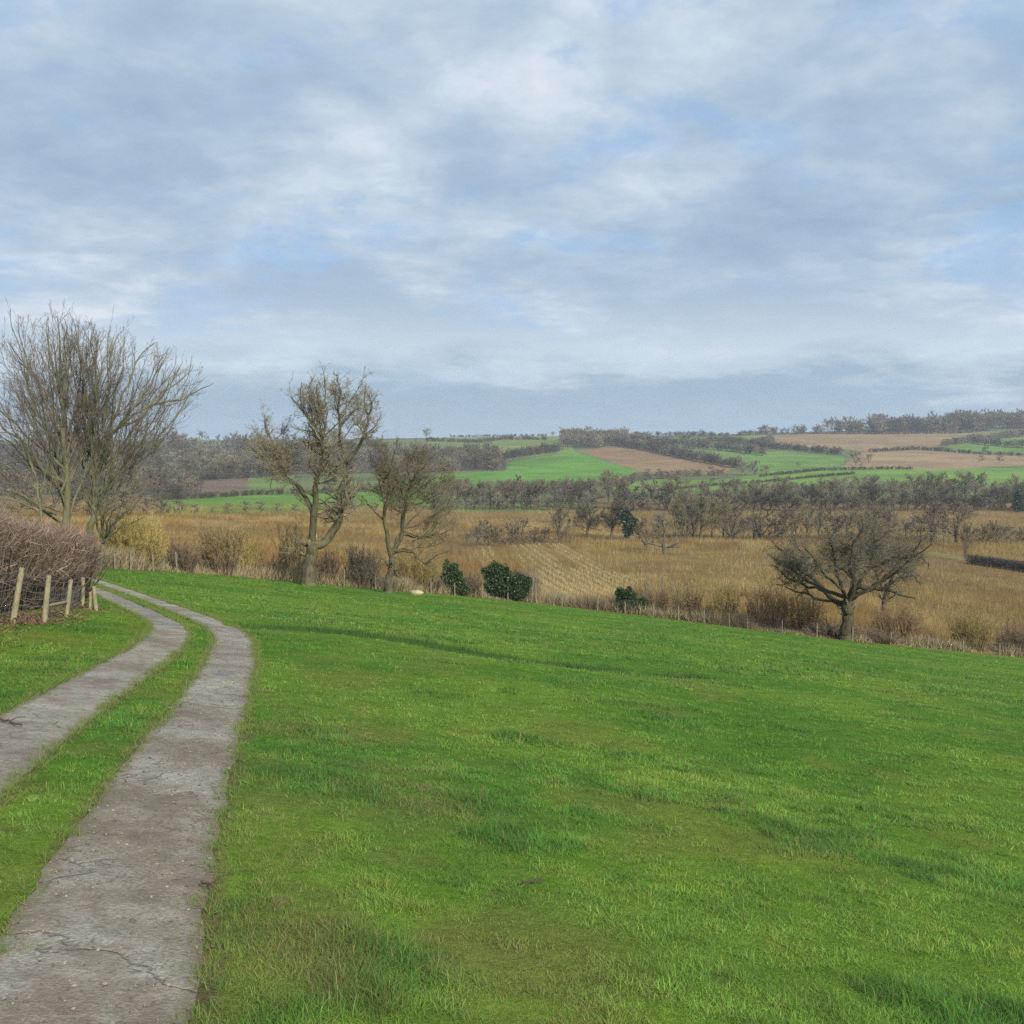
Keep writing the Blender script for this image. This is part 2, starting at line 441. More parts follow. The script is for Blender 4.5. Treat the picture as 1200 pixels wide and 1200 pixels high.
far = mixc(nt, far, ramp(nt, noise(nt, OB, .4, 4, .7), [(.3, (.8, .8, .8)), (.7, (1.2, 1.2, 1.2))]), .8, 'MULTIPLY')
c = mixc(nt, far, near, PA_.outputs['Fac'])
finish(nt, c, .95, .05, math_(nt, 'ADD', nB, nC), .05, .7)
tag(add_obj('ground', me, [m]), kind='structure')

# ------------------------------------------------------------------ tracks
m, nt = new_mat('brushed_concrete')
tc = nd(nt, 'ShaderNodeTexCoord'); OB = tc.outputs['Object']; UVN = nd(nt, 'ShaderNodeAttribute', attribute_name='strip')
mp = nd(nt, 'ShaderNodeMapping'); mp.inputs['Scale'].default_value = (1.3, 3.2, 1); nt.links.new(UVN.outputs['Vector'], mp.inputs[0])
rid = noise(nt, mp.outputs[0], 2.6, 6, .72, .9)
fine = noise(nt, OB, 55, 4, .75); big = noise(nt, OB, 1.0, 4, .6); med = noise(nt, OB, 6, 5, .7)
c = ramp(nt, big, [(.36, (.19, .156, .112)), (.5, (.255, .228, .178)), (.64, (.32, .30, .245))])
c = mixc(nt, c, ramp(nt, fine, [(.25, (.45, .42, .40)), (.75, (1.5, 1.52, 1.5))]), .95, 'MULTIPLY')
c = mixc(nt, c, ramp(nt, rid, [(.34, (.70, .66, .62)), (.48, (1., 1., 1.)), (.7, (1.12, 1.11, 1.10))]), .8, 'MULTIPLY')
c = mixc(nt, c, ramp(nt, med, [(.3, (.72, .68, .64)), (.65, (1.15, 1.15, 1.15))]), .8, 'MULTIPLY')
vor = nd(nt, 'ShaderNodeTexVoronoi'); vor.inputs['Scale'].default_value = 28; nt.links.new(OB, vor.inputs['Vector'])
peb = math_(nt, 'MULTIPLY', math_(nt, 'LESS_THAN', vor.outputs['Distance'], .18), math_(nt, 'GREATER_THAN', noise(nt, OB, 21, 1), .62))
c = mixc(nt, c, (.42, .37, .29), math_(nt, 'MULTIPLY', peb, .6))
ck = nd(nt, 'ShaderNodeTexVoronoi', feature='DISTANCE_TO_EDGE'); ck.inputs['Scale'].default_value = .85
wv = nd(nt, 'ShaderNodeVectorMath', operation='ADD'); dn = nd(nt, 'ShaderNodeTexNoise'); dn.inputs['Scale'].default_value = 1.7; dn.inputs['Detail'].default_value = 5
nt.links.new(OB, dn.inputs['Vector']); nt.links.new(OB, wv.inputs[0]); nt.links.new(dn.outputs['Color'], wv.inputs[1]); nt.links.new(wv.outputs[0], ck.inputs['Vector'])
crk = math_(nt, 'MULTIPLY', ramp(nt, ck.outputs['Distance'], [(.003, (1, 1, 1)), (.013, (0, 0, 0))]), ramp(nt, big, [(.42, (0, 0, 0)), (.55, (1, 1, 1))]))
c = mixc(nt, c, (.07, .055, .038), math_(nt, 'MULTIPLY', crk, .4))
# brown soil trodden along the strip's edges and where the mud lies
sep = nd(nt, 'ShaderNodeSeparateXYZ'); nt.links.new(UVN.outputs['Vector'], sep.inputs[0])
ed = math_(nt, 'ABSOLUTE', sep.outputs[0])
ed = math_(nt, 'ADD', ed, math_(nt, 'MULTIPLY', math_(nt, 'SUBTRACT', med, .5), .9))
c = mixc(nt, c, (.15, .108, .066), ramp(nt, ed, [(.80, (0, 0, 0)), (1.05, (.75, .75, .75))]))
nearm = nd(nt, 'ShaderNodeMapRange'); nearm.inputs[1].default_value = 7.5; nearm.inputs[2].default_value = 11; nearm.inputs[3].default_value = .06; nearm.inputs[4].default_value = 0
nt.links.new(sep.outputs[1], nearm.inputs[0])
mud = ramp(nt, math_(nt, 'ADD', noise(nt, OB, 1.1, 5, .75), nearm.outputs[0]), [(.53, (0, 0, 0)), (.66, (.65, .65, .65))])
c = mixc(nt, c, (.15, .108, .07), mud)
wet = ramp(nt, noise(nt, OB, .33, 3, .55), [(.52, (.82, .82, .82)), (.62, (.5, .5, .5))])
mul = nd(nt, 'ShaderNodeAttribute', attribute_name='wet')
rough = math_(nt, 'SUBTRACT', wet, math_(nt, 'MULTIPLY', mul.outputs['Fac'], .7), True)
c = mixc(nt, c, (.06, .052, .045), math_(nt, 'MULTIPLY', mul.outputs['Fac'], .6))
hgt = math_(nt, 'SUBTRACT', math_(nt, 'ADD', math_(nt, 'MULTIPLY', fine, .8), math_(nt, 'ADD', rid, med)), crk)
hgt = math_(nt, 'MULTIPLY', hgt, math_(nt, 'SUBTRACT', 1.0, math_(nt, 'MULTIPLY', mul.outputs['Fac'], .9)))
finish(nt, c, rough, .35, hgt, .03, .7); M_TRACK = m
def make_track(name, Cn, H, puddles):
    n = 900; i = np.linspace(0, len(Cn) - 1, n)
    c = np.stack([np.interp(i, np.arange(len(Cn)), Cn[:, k]) for k in (0, 1)], 1); h = np.interp(i, np.arange(len(Cn)), H)
    t = nrm(np.gradient(c, axis=0)); nr = np.stack([t[:, 1], -t[:, 0]], 1)
    L = np.r_[0, np.cumsum(np.linalg.norm(np.diff(c, axis=0), axis=1))]
    hl = h + (fbm(L * 3, L * 0, 51, 5) - .5) * .07; hr = h + (fbm(L * 3, L * 0 + 9, 52, 5) - .5) * .07
    ac = np.linspace(-1, 1, 19)
    X = np.zeros((n, 19)); Y = X.copy()
    for j, q in enumerate(ac):
        hh = np.where(q < 0, hl, hr) * q
        X[:, j] = c[:, 0] + nr[:, 0] * hh; Y[:, j] = c[:, 1] + nr[:, 1] * hh
    Z = ground(X, Y) + .014 + (fbm(X * 3, Y * 3, 61, 3) - .5) * .022
    for j, q in enumerate(ac): Z[:, j] -= .010 * abs(q) ** 3
    wet = np.zeros((n, 19))
    for (u, v, r) in puddles:
        q = plane_pt(u, v); d = np.hypot(X - q[0], (Y - q[1]) * .45) + (fbm(X * 2, Y * 2, 71, 3) - .5) * r * 1.3
        wet = np.maximum(wet, sstep(r, r * .6, d))
    Z = Z - wet * .006
    g = Geo(); idx = np.arange(n * 19).reshape(n, 19)
    g.add(np.stack([X, Y, Z], -1), np.stack([idx[:-1, :-1], idx[:-1, 1:], idx[1:, 1:], idx[1:, :-1]], -1))
    me = g.mesh(name, color=False)
    a = me.attributes.new('strip', 'FLOAT_VECTOR', 'POINT')
    a.data.foreach_set('vector', np.stack([np.repeat(ac[None], n, 0), np.repeat(L[:, None], 19, 1), np.zeros((n, 19))], -1).astype(np.float32).ravel())
    a = me.attributes.new('wet', 'FLOAT', 'POINT'); a.data.foreach_set('value', wet.ravel().astype(np.float32))
    return tag(add_obj(name, me, [M_TRACK]), kind='structure')
make_track('track', RC, RH, [(237, 731, .35), (262, 790, .18), (232, 722, .25), (190, 707, .3)])
make_track('track', LC, LH, [(183, 722, .5), (196, 732, .3), (160, 712, .35)])

# loose gravel and grit on the near concrete
g = Geo(); N = 5200
k = RNG.integers(20, 150, N); off = RNG.uniform(-1, 1, N)
t = nrm(np.gradient(RC, axis=0)); nr = np.stack([t[:, 1], -t[:, 0]], 1)
P = RC[k] + nr[k] * (off * RH[k])[:, None] + RNG.normal(size=(N, 2)) * .03
r = RNG.gamma(2, .0015, N) + .0015; r[RNG.random(N) < .015] *= 2.2
ico = np.array([(0, 0, 1), (1, 0, 0), (0, 1, 0), (-1, 0, 0), (0, -1, 0), (0, 0, -1)], float)
V = ico[None] * r[:, None, None] * RNG.uniform(.6, 1.3, (N, 6, 3)); V[..., 2] *= .7
ang = RNG.uniform(0, 6.3, N); ca, sa = np.cos(ang)[:, None], np.sin(ang)[:, None]
V = np.stack([V[..., 0] * ca - V[..., 1] * sa, V[..., 0] * sa + V[..., 1] * ca, V[..., 2]], -1)
V += np.stack([P[:, 0], P[:, 1], ground(P[:, 0], P[:, 1]) + .018], -1)[:, None]
tri = np.array([(0, 1, 2), (0, 2, 3), (0, 3, 4), (0, 4, 1), (5, 2, 1), (5, 3, 2), (5, 4, 3), (5, 1, 4)])
pc = lerp(np.array([.12, .10, .085]), np.array([.36, .31, .25]), RNG.random((N, 1)) ** 2.2)
g.add(V, None, (np.arange(N)[:, None, None] * 6 + tri).reshape(-1, 3), np.repeat(pc, 6, 0))
tag(add_obj('gravel', g.mesh('gravel', smooth=False), [M_STEM]), kind='stuff', label='loose grit and small stones lying on the concrete strip')

# ------------------------------------------------------------------ grass
WORN = [[plane_pt(*q) for q in P] for P in ([(310, 760), (318, 800), (335, 900), (350, 1000), (335, 1190)], [(380, 770), (420, 830), (490, 930), (560, 1030), (640, 1190)])]
def worn_track(x, y):
    d = np.minimum(seg_dist(x, y, np.array(WORN[0])), seg_dist(x, y, np.array(WORN[1])))
    return np.exp(-(d / .3) ** 2) * sstep(.35, .6, fbm(x * 1.3, y * 1.3, 47, 2)) * sstep(16, 8, y)
def grass_cols(x, y, N, rng):
    g1 = fbm(x * .35, y * .35, 31, 3); g2 = fbm(x * .9, y * .9, 37, 3); g3 = fbm(x * .95, y * .95, 81, 3)
    c = lerp(np.array([.100, .228, .028]), np.array([.158, .272, .038]), sstep(.38, .7, g1)[:, None])
    c = lerp(c, np.array([.19, .21, .04]), (sstep(.56, .75, g2) * .6)[:, None])
    c = lerp(c, np.array([.076, .195, .025]), (sstep(.58, .72, g3) * .8)[:, None])      # deep green tufts
    c = c * rng.uniform(.65, 1.3, (N, 1)) * np.array([1, 1, 1])
    m1 = fbm(x * 3.1, y * 3.1, 93, 3)
    c = c * lerp(.78, 1.28, sstep(.3, .7, m1))[:, None]
    c = lerp(c, np.array([.22, .25, .035]), (sstep(.60, .72, m1) * .5)[:, None])
    wt = worn_track(x, y); c = lerp(c, np.array([.19, .19, .05]), (wt * .75)[:, None])
    dry = rng.random(N) < (.06 + .16 * sstep(.5, .72, g2) + .22 * wt)
    c[dry] = np.array([.27, .22, .09]) * rng.uniform(.5, 1.1, (dry.sum(), 1))
    return c, g3, g2
def grass(N, y0, y1, pw, h, w, rng, g):
    u = rng.random(N); a = 1 - pw
    y = (y0 ** a + u * (y1 ** a - y0 ** a)) ** (1 / a)
    x = rng.uniform(-.62, .62, N) * y + rng.uniform(-1, 1, N) * 1.2
    T = N // 16; tid = rng.integers(0, T, N); inT = rng.random(N) < .62           # most blades stand in small tussocks
    da = rng.uniform(0, 6.283, N); dr_ = np.abs(rng.normal(0, 1, N)) * (.022 + .0022 * y)
    x = np.where(inT, x[tid] + np.cos(da) * dr_, x); y = np.where(inT, y[tid] + np.sin(da) * dr_, y)
    tk = rng.uniform(.6, 1.5, T)[tid]; tk = np.where(inT, tk, .7); tb = np.where(inT, rng.uniform(.75, 1.3, T)[tid], .85)
    td = track_dist(x, y); s = x / y
    verge = (x < np.interp(y, LC[:, 1], LC[:, 0]))
    ruts = rut_depth(x, y)
    wear = sstep(.44, .6, fbm(x * 1.6, y * 1.6, 41, 3)) * (1 - sstep(.5, 3.5, td)) * sstep(14, 6, y) * .4
    keep = (td > rng.normal(-.02, .035, N) - .16 * sstep(.56, .70, fbm(x * 4.2, y * 4.2, 99, 2))) & (y < edgeY(s) - .1) & (rng.random(N) > wear)
    x, y, td, ruts, inT, da, tk, tb = (q[keep] for q in (x, y, td, ruts, inT, da, tk, tb)); N = len(x)
    c, g3, g2 = grass_cols(x, y, N, rng); c = c * tb[:, None]
    tuft = sstep(.58, .70, g3); short = sstep(.52, .75, g2)
    cl = fbm(x * 4.5, y * 4.5, 91, 2)
    hh = h * (.55 + 1.0 * tuft + .7 * (cl - .35) * 2 - .3 * short + .9 * ruts / .12) * rng.uniform(.5, 1.3, N) * tk
    hh = np.clip(hh * (1 - .45 * worn_track(x, y)), .014, .30) * (.65 + .35 * sstep(-.02, .25, td))
    c = c * (1 - .5 * np.clip(ruts / .14, 0, 1))[:, None]
    c = lerp(c, np.array([.16, .14, .045]), (sstep(.14, .0, td) * .45)[:, None] * rng.random((N, 1)))
    ww = w * (1 + y * .11) * rng.uniform(.7, 1.3, N)
    az = np.where(inT, da + rng.normal(0, .5, N), rng.uniform(0, 6.283, N)); lean = np.abs(rng.normal(.5, .45, N))
    D = nrm(np.stack([np.cos(az) * lean, np.sin(az) * lean, np.ones(N)], -1))
    bd = np.stack([np.cos(az), np.sin(az), -.5 * np.ones(N)], -1) * (hh * rng.uniform(.1, .75, N))[:, None]
    sd = nrm(np.stack([-np.sin(az + rng.normal(0, .7, N)), np.cos(az), np.zeros(N)], -1))
    B = np.stack([x, y, ground(x, y) - .006], -1)
    blades(g, B, D, hh, ww, c, side=sd, bend=bd, rng=rng)
g = Geo(); rg = np.random.default_rng(11)
grass(400000, 2.4, 9, 1.3, .044, .0020, rg, g)
grass(420000, 2.4, 10, 1.3, .026, .0019, rg, g)
grass(380000, 8, 28, 1.5, .045, .0026, rg, g)
grass(210000, 24, 90, 1.3, .07, .0036, rg, g)
for Cn, H in ((RC, RH), (LC, LH)):                                     # turf creeping over the edges of the concrete
    N = 15000; ii = rg.integers(30, len(Cn) - 60, N // 12); ii = np.repeat(ii, 12); N = len(ii); sg = np.repeat(rg.choice([-1., 1.], N // 12), 12)
    tn = nrm(np.gradient(Cn, axis=0)); nn = np.stack([tn[:, 1], -tn[:, 0]], 1)
    offs = np.repeat(rg.normal(.0, .022, N // 12), 12) + .015
    p = Cn[ii] + nn[ii] * (sg * (H[ii] + offs))[:, None] + np.repeat(rg.normal(size=(N // 12, 2)) * .03, 12, 0) + rg.normal(size=(N, 2)) * .018
    c = lerp(np.array([.08, .17, .024]), np.array([.17, .24, .04]), rg.random((N, 1))); dy_ = rg.random(N) < .25; c[dy_] = np.array([.22, .17, .075])
    az = rg.uniform(0, 6.283, N); ln_ = np.abs(rg.normal(.8, .5, N)); yk = 1 + .06 * p[:, 1]
    blades(g, np.stack([p[:, 0], p[:, 1], ground(p[:, 0], p[:, 1]) + .004], -1), nrm(np.stack([np.cos(az) * ln_, np.sin(az) * ln_, np.ones(N)], -1)), rg.uniform(.02, .065, N) * np.minimum(yk, 1.6), .0022 * yk * rg.uniform(.7, 1.4, N), c, bend=.35, rng=rg)
Pr = RUTW[0][0]; dr0 = np.r_[0, np.cumsum(np.linalg.norm(np.diff(Pr, axis=0), axis=1))]; N = 26000; tq = rg.random(N) * dr0[-1]
x = np.interp(tq, dr0, Pr[:, 0]) + rg.normal(0, .12, N); y = np.interp(tq, dr0, Pr[:, 1]) + rg.normal(0, .22, N) + (fbm(tq * .3, tq * 0, 5, 3) - .5) * 1.2
k = rg.random(N) < sstep(.3, .5, fbm(tq * .22, tq * 0 + 3, 15, 3)); x, y = x[k], y[k]; N = len(x)
c = lerp(np.array([.035, .085, .016]), np.array([.075, .15, .025]), rg.random((N, 1))); az = rg.uniform(0, 6.283, N)
blades(g, np.stack([x, y, ground(x, y) - .01], -1), nrm(np.stack([np.cos(az) * .4, np.sin(az) * .4, np.ones(N)], -1)), rg.uniform(.06, .17, N), rg.uniform(.008, .016, N), c, bend=.3, rng=rg)
tag(add_obj('pasture_grass', g.mesh('pasture_grass'), [M_BLADE]), kind='stuff', label='short bright green pasture grass with darker tufts')

# ------------------------------------------------------------------ trees
def resample(P, n):
    P = np.asarray(P, float); d = np.r_[0, np.cumsum(np.linalg.norm(np.diff(P, axis=0), axis=1))]
    t = np.linspace(0, d[-1], n); return np.stack([np.interp(t, d, P[:, k]) for k in range(3)], 1)
def smooth_line(P, n):
    P = resample(P, n)
    for _ in range(max(1, n // 8)): P[1:-1] = .5 * P[1:-1] + .25 * (P[:-2] + P[2:])
    return P
def grow(rng, S, D, L, R0, n, wander, up, tip=.35, droop=0):
    P = [S]; d = D; N = len(S); step = (L / (n - 1))[:, None]
    for i in range(1, n):
        d = nrm(d + rng.normal(size=(N, 3)) * wander + np.array([0, 0, up]) * 1.0)
        P.append(P[-1] + d * step)
    R = R0[:, None] * np.linspace(1, tip, n)[None]
    return np.stack(P, 1), R
def spawn(rng, P, R, cnt, t0, t1, ang, angsd, lr, rr, envs=None, lmin=.1, taper=.6, outw=None, emin=.4):
    N, n = P.shape[:2]
    seg = np.linalg.norm(P[:, -1] - P[:, 0], axis=1)
    Lp = np.linalg.norm(np.diff(P, axis=1), axis=2).sum(1)
    k = np.repeat(np.arange(N), cnt) if np.ndim(cnt) else np.repeat(np.arange(N), cnt)
    M = len(k); t = rng.uniform(t0, t1, M) if np.ndim(t0) == 0 else rng.uniform(t0[k], t1)
    f = t * (n - 1); i = np.minimum(f.astype(int), n - 2); fr = (f - i)[:, None]
    S = P[k, i] * (1 - fr) + P[k, i + 1] * fr
    T = nrm(P[k, i + 1] - P[k, i])
    r = rng.normal(size=(M, 3))
    if outw is not None: r = r + outw * nrm(S - P[k, 0])
    pr = nrm(r - (r * T).sum(1, keepdims=True) * T)
    a = np.clip(rng.normal(ang, angsd, M), .1, 2.0)[:, None]
    D = T * np.cos(a) + pr * np.sin(a)
    L = Lp[k] * lr * (1 - taper * t) * rng.uniform(.6, 1.25, M)
    rad = (R[k, i] * (1 - fr[:, 0]) + R[k, i + 1] * fr[:, 0]) * rr * rng.uniform(.7, 1.05, M)
    if envs is not None:
        ex = np.zeros(M)
        for c, q in envs:
            o = (S - c) / q; d = D / q
            A = (d * d).sum(1); B = (o * d).sum(1); Cc = (o * o).sum(1) - 1
            disc = B * B - A * Cc
            ex = np.maximum(ex, np.where(disc > 0, (-B + np.sqrt(np.maximum(disc, 0))) / A, 0))
        L = np.minimum(L, np.maximum(ex * rng.uniform(.8, 1.15, M), emin * L))
    L = np.maximum(L, lmin)
    return S, D, L, rad
def tcol(rng, N, c1, c2): return lerp(np.array(c1), np.array(c2), rng.random((N, 1)))

def traced_tree(name, label, cat, Y, limbs, envs, bark, tw1, tw2, seed, levels, base=None, depth=.35, group=None, twigmin=.0075, rk=.72, jit=.022):
    """limbs: (list of (u,v), start radius, end radius) read off the photo at distance Y; levels: dicts for spawned orders."""
    rng = np.random.default_rng(seed)
    base = np.array(base); root = empty(name, base); tag(root, label, cat, group)
    gt, gc = Geo(), Geo()
    done = []; PL = []; RL = []
    for li, (px, r0, r1) in enumerate(limbs):
        q = at([p[0] for p in px], [p[1] for p in px], Y) - base
        q[:, 1] = 0
        off = 0.
        if done:
            D_ = np.concatenate(done); j = np.argmin(np.hypot(D_[:, 0] - q[0, 0], D_[:, 2] - q[0, 2])); off = D_[j, 1]; q[0] = D_[j]
        else:
            q[0, 2] = -.25
        sl = 0. if li == 0 else rng.choice([-1, 1]) * rng.uniform(.3, 1.) * depth
        d = np.r_[0, np.cumsum(np.hypot(np.diff(q[:, 0]), np.diff(q[:, 2])))]
        q[:, 1] = off + sl * d + (0 if li == 0 else .1) * np.sin(d * 1.3 + li) * .6
        n = 28; p = smooth_line(q, n)
        jt = rng.normal(size=(n, 3)); jt[0] = 0
        for _ in range(3): jt[1:-1] = .25 * jt[:-2] + .5 * jt[1:-1] + .25 * jt[2:]
        p += jt * min(.12, np.linalg.norm(p[-1] - p[0]) * jit)
        r = (np.linspace(1, 0, n) ** .8 * (r0 - r1) + r1) * rk
        if li == 0 or px[0][1] > 1e4: r = r * (1 + .38 * np.exp(-np.linspace(0, 1, n) * 7))
        done.append(resample(p, 80)); PL.append(p); RL.append(r)
    P = np.stack(PL); R = np.stack(RL)
    for p, r in zip(P, R): tubes(gt, p[None], r[None], 10)
    E = [(np.array(at(u, v, Y)) - base, np.array([ru / F * Y, rd, rv / F * Y])) for (u, v, ru, rv, rd) in envs]
    lens = np.linalg.norm(np.diff(P, axis=1), axis=2).sum(1)
    first = True; Pi, Ri = P, R
    for lv in levels:
        if first:
            cnt = np.maximum((lens * lv['per']).astype(int), 2); t0 = np.full(len(P), lv['t0']); t0[0] = max(lv['t0'], lv.get('trunk0', .6))
            S, D, L, r0 = spawn(rng, Pi, Ri, cnt, t0, 1.0, lv['ang'], lv['sd'], lv['lr'], lv['rr'], E, outw=lv.get('out'), taper=lv.get('taper', .5), emin=.55)
            L = np.minimum(L, lv.get('lmax', 99)); first = False
        else:
            ln_ = np.linalg.norm(np.diff(Pi, axis=1), axis=2).sum(1) * lv['per']
            cnt = np.floor(ln_ + rng.random(len(ln_))).astype(int)
            S, D, L, r0 = spawn(rng, Pi, Ri, cnt, lv['t0'], 1.0, lv['ang'], lv['sd'], lv['lr'], lv['rr'], E, outw=lv.get('out'))
        r0 = np.clip(r0, twigmin, .3)
        Pn, Rn = grow(rng, S, D, L, r0, lv['n'], lv['wan'], lv['up'], .45)
        tubes(gc, Pn, np.maximum(Rn, twigmin * .7), lv.get('k', 3), tcol(rng, len(Pn), tw1, tw2) * .85)
        Pi, Ri = Pn, Rn
    add_obj('trunk', gt.mesh(name + '_trunk'), [bark], root)
    add_obj('crown', gc.mesh(name + '_crown'), [M_TWIG], root)
    return root
def Zf(x0, y0, s): return lambda L: [(x0 + x / s, y0 + y / s) for x, y in L]
def fan(trunk, targets, r, seed):
    rg_ = np.random.default_rng(seed); out = []
    for i, (u, v) in enumerate(targets):
        q = rg_.uniform(.05, .75); T_ = np.array(trunk, float); k_ = q * (len(T_) - 1); a = T_[int(k_)] + (T_[min(int(k_) + 1, len(T_) - 1)] - T_[int(k_)]) * (k_ % 1)
        b = np.array([u, v]) + rg_.normal(size=2) * 5; d_ = b - a
        c_ = (a + b) / 2 + np.array([d_[0] * .10 + rg_.normal() * 3, abs(d_[0]) * .10 + rg_.normal() * 3])
        t_ = np.linspace(0, 1, 7)[:, None]; p_ = (1 - t_) ** 2 * a + 2 * t_ * (1 - t_) * c_ + t_ ** 2 * b
        out.append(([tuple(x) for x in p_], r * rg_.uniform(.75, 1.15), .014))
    return out
OAKLV = lambda per=2.6, k=1.: [dict(per=per * 1.5, t0=.36, ang=.8, sd=.3, lr=.44, rr=.45, n=8, wan=.24, up=.07, k=5, out=.6, lmax=2.2 * k, taper=.42),
    dict(per=5.0, t0=.1, ang=.8, sd=.3, lr=.55, rr=.5, n=6, wan=.25, up=.05, k=4),
    dict(per=7.5, t0=.1, ang=.8, sd=.3, lr=.6, rr=.6, n=4, wan=.22, up=.04),
    dict(per=8.5, t0=.1, ang=.75, sd=.3, lr=.8, rr=.7, n=3, wan=.2, up=.03)]

# tall pollard oak on the field edge
z2 = Zf(250, 420, 4.)
Y = 63.5; bs = gpt(361, 686); Y = bs[1]
k = Y / F
L2 = [(z2([(443, 1062), (452, 980), (463, 900), (470, 862)]), .58, .42),
      (z2([(470, 870), (505, 880), (560, 820), (590, 720), (605, 620), (595, 530), (602, 500)]), .36, .16),
      (z2([(472, 862), (480, 740), (495, 600), (490, 540), (520, 500), (528, 400), (500, 330), (450, 240), (400, 180)]), .30, .03),
      (z2([(480, 745), (430, 640), (380, 580), (310, 540), (290, 480), (260, 410), (235, 340), (220, 275)]), .19, .03),
      (z2([(602, 500), (640, 450), (690, 370), (715, 280), (735, 230), (725, 170)]), .17, .03),
      (z2([(602, 510), (580, 480), (572, 400), (565, 300), (570, 200), (590, 110), (580, 70)]), .16, .02),
      (z2([(528, 400), (550, 310), (530, 200), (520, 120)]), .11, .02),
      (z2([(290, 480), (240, 490), (190, 450), (150, 420), (100, 370)]), .09, .02),
      (z2([(450, 890), (410, 860), (380, 900), (350, 930)]), .14, .05),
      (z2([(572, 310), (620, 270), (655, 235)]), .09, .02), (z2([(690, 370), (740, 320), (770, 260)]), .08, .02),
      (z2([(530, 430), (470, 420), (415, 400)]), .08, .02), (z2([(715, 280), (690, 200), (695, 120)]), .09, .02),
      (z2([(500, 340), (480, 250), (470, 150), (490, 90)]), .09, .02), (z2([(450, 240), (440, 180), (450, 120)]), .06, .02),
      (z2([(310, 540), (270, 560), (265, 610)]), .06, .02), (z2([(520, 745), (560, 700), (600, 700)]), .09, .03)]
L2 += fan([(384, 540), (386, 515), (390, 498)], [(346, 478), (360, 449), (386, 438), (424, 444), (443, 468), (447, 498), (350, 498)], .07, 6)
L2 += fan([(370, 600), (376, 570)], [(300, 520), (330, 560), (420, 560), (432, 600), (345, 590)], .07, 7)
V2 = [(395, 470, 50, 34, 3.2), (308, 505, 40, 23, 2), (340, 545, 45, 35, 2.5), (385, 540, 48, 45, 3), (405, 590, 45, 50, 3), (345, 640, 24, 24, 2.2), (425, 500, 28, 32, 2.5)]
traced_tree('oak_tree', 'tall bare lichen-flecked oak with a stout pollard trunk, highest crown on the field edge', 'tree', Y, L2, V2, M_BARK_OAK,
            (.15, .13, .08), (.29, .25, .165), 5, OAKLV(2.7), bs)
# its smaller neighbour
bs = gpt(455, 695); Y = bs[1]
L3 = [(z2([(815, 1092), (830, 1000), (838, 940)]), .36, .27),
      (z2([(838, 945), (815, 800), (810, 680), (820, 580), (840, 500), (800, 430)]), .2, .02),
      (z2([(838, 935), (860, 880), (890, 780), (910, 660), (935, 560), (950, 500)]), .2, .03),
      (z2([(850, 905), (900, 905), (940, 905), (1000, 960), (1030, 970)]), .14, .03),
      (z2([(1000, 955), (1060, 910), (1115, 890)]), .06, .02), (z2([(832, 980), (800, 940), (760, 925)]), .12, .03),
      (z2([(880, 810), (960, 840), (1010, 830), (1060, 760)]), .09, .02), (z2([(820, 580), (760, 500), (740, 440)]), .08, .02),
      (z2([(910, 660), (980, 600), (1040, 560)]), .08, .02), (z2([(812, 760), (740, 690), (690, 640)]), .09, .02), (z2([(935, 560), (990, 500), (1030, 470)]), .07, .02),
      (z2([(905, 690), (980, 680), (1050, 640), (1105, 590)]), .09, .02), (z2([(880, 800), (960, 780), (1050, 720), (1120, 690)]), .09, .02), (z2([(880, 830), (980, 850), (1060, 830), (1130, 800)]), .08, .02), (z2([(840, 500), (870, 430), (880, 370)]), .06, .02), (z2([(930, 600), (900, 500), (910, 420)]), .07, .02)]
L3 += fan([(458, 655), (461, 640), (464, 615)], [(490, 526), (515, 556), (524, 600), (522, 645)], .07, 16)
V3 = [(455, 560, 52, 62, 3.5), (495, 580, 48, 62, 3.4), (515, 620, 32, 40, 3), (420, 590, 28, 55, 3), (505, 640, 30, 36, 2.6), (480, 640, 45, 40, 3)]
traced_tree('bare_tree', 'bare tangle-crowned tree with low hooked limb, right beside the tall pollard oak', 'tree', Y, L3, V3, M_BARK_OAK,
            (.15, .125, .075), (.27, .23, .145), 8, OAKLV(2.5), bs)
# broad oak on the right
z5 = Zf(860, 580, 3.529)
bs = gpt(990, 752); bs2 = bs.copy(); Y = bs[1] + 3.5; s_, _ = ray(990, 745); bs = np.array([s_ * Y, Y, float(ground(s_ * Y, Y))])
L4 = [(z5([(462, 600), (465, 540), (472, 480), (470, 440)]), .52, .40),
      (z5([(455, 470), (425, 430), (390, 405), (350, 340), (300, 320), (268, 262), (220, 215)]), .25, .03),
      (z5([(395, 410), (320, 385), (240, 360), (170, 372)]), .14, .02),
      (z5([(470, 450), (470, 370), (445, 300), (420, 210), (435, 130)]), .26, .03),
      (z5([(480, 440), (495, 360), (545, 305), (560, 230), (540, 120)]), .24, .03),
      (z5([(500, 385), (530, 375), (590, 378), (640, 390), (680, 410), (705, 410)]), .23, .04),
      (z5([(600, 378), (680, 335), (740, 330), (780, 370)]), .13, .02), (z5([(550, 305), (620, 255), (680, 240), (720, 170)]), .13, .02),
      (z5([(490, 365), (500, 260), (490, 150), (500, 90)]), .16, .02), (z5([(420, 210), (370, 160), (330, 120)]), .09, .02),
      (z5([(345, 340), (330, 260), (290, 190), (300, 140)]), .1, .02), (z5([(560, 230), (620, 160), (640, 100)]), .09, .02),
      (z5([(460, 330), (400, 280), (380, 200)]), .12, .02), (z5([(270, 350), (210, 330), (180, 290)]), .07, .02), (z5([(680, 240), (740, 250), (775, 290)]), .07, .02)]
L4 += fan([(993, 708), (994, 702), (996, 694)], [(908, 660), (917, 630), (938, 612), (1058, 614), (1080, 652), (1068, 690), (924, 690), (1076, 634)], .16, 9)
L4 = [(p_, a_, max(b_, .035)) for p_, a_, b_ in L4]
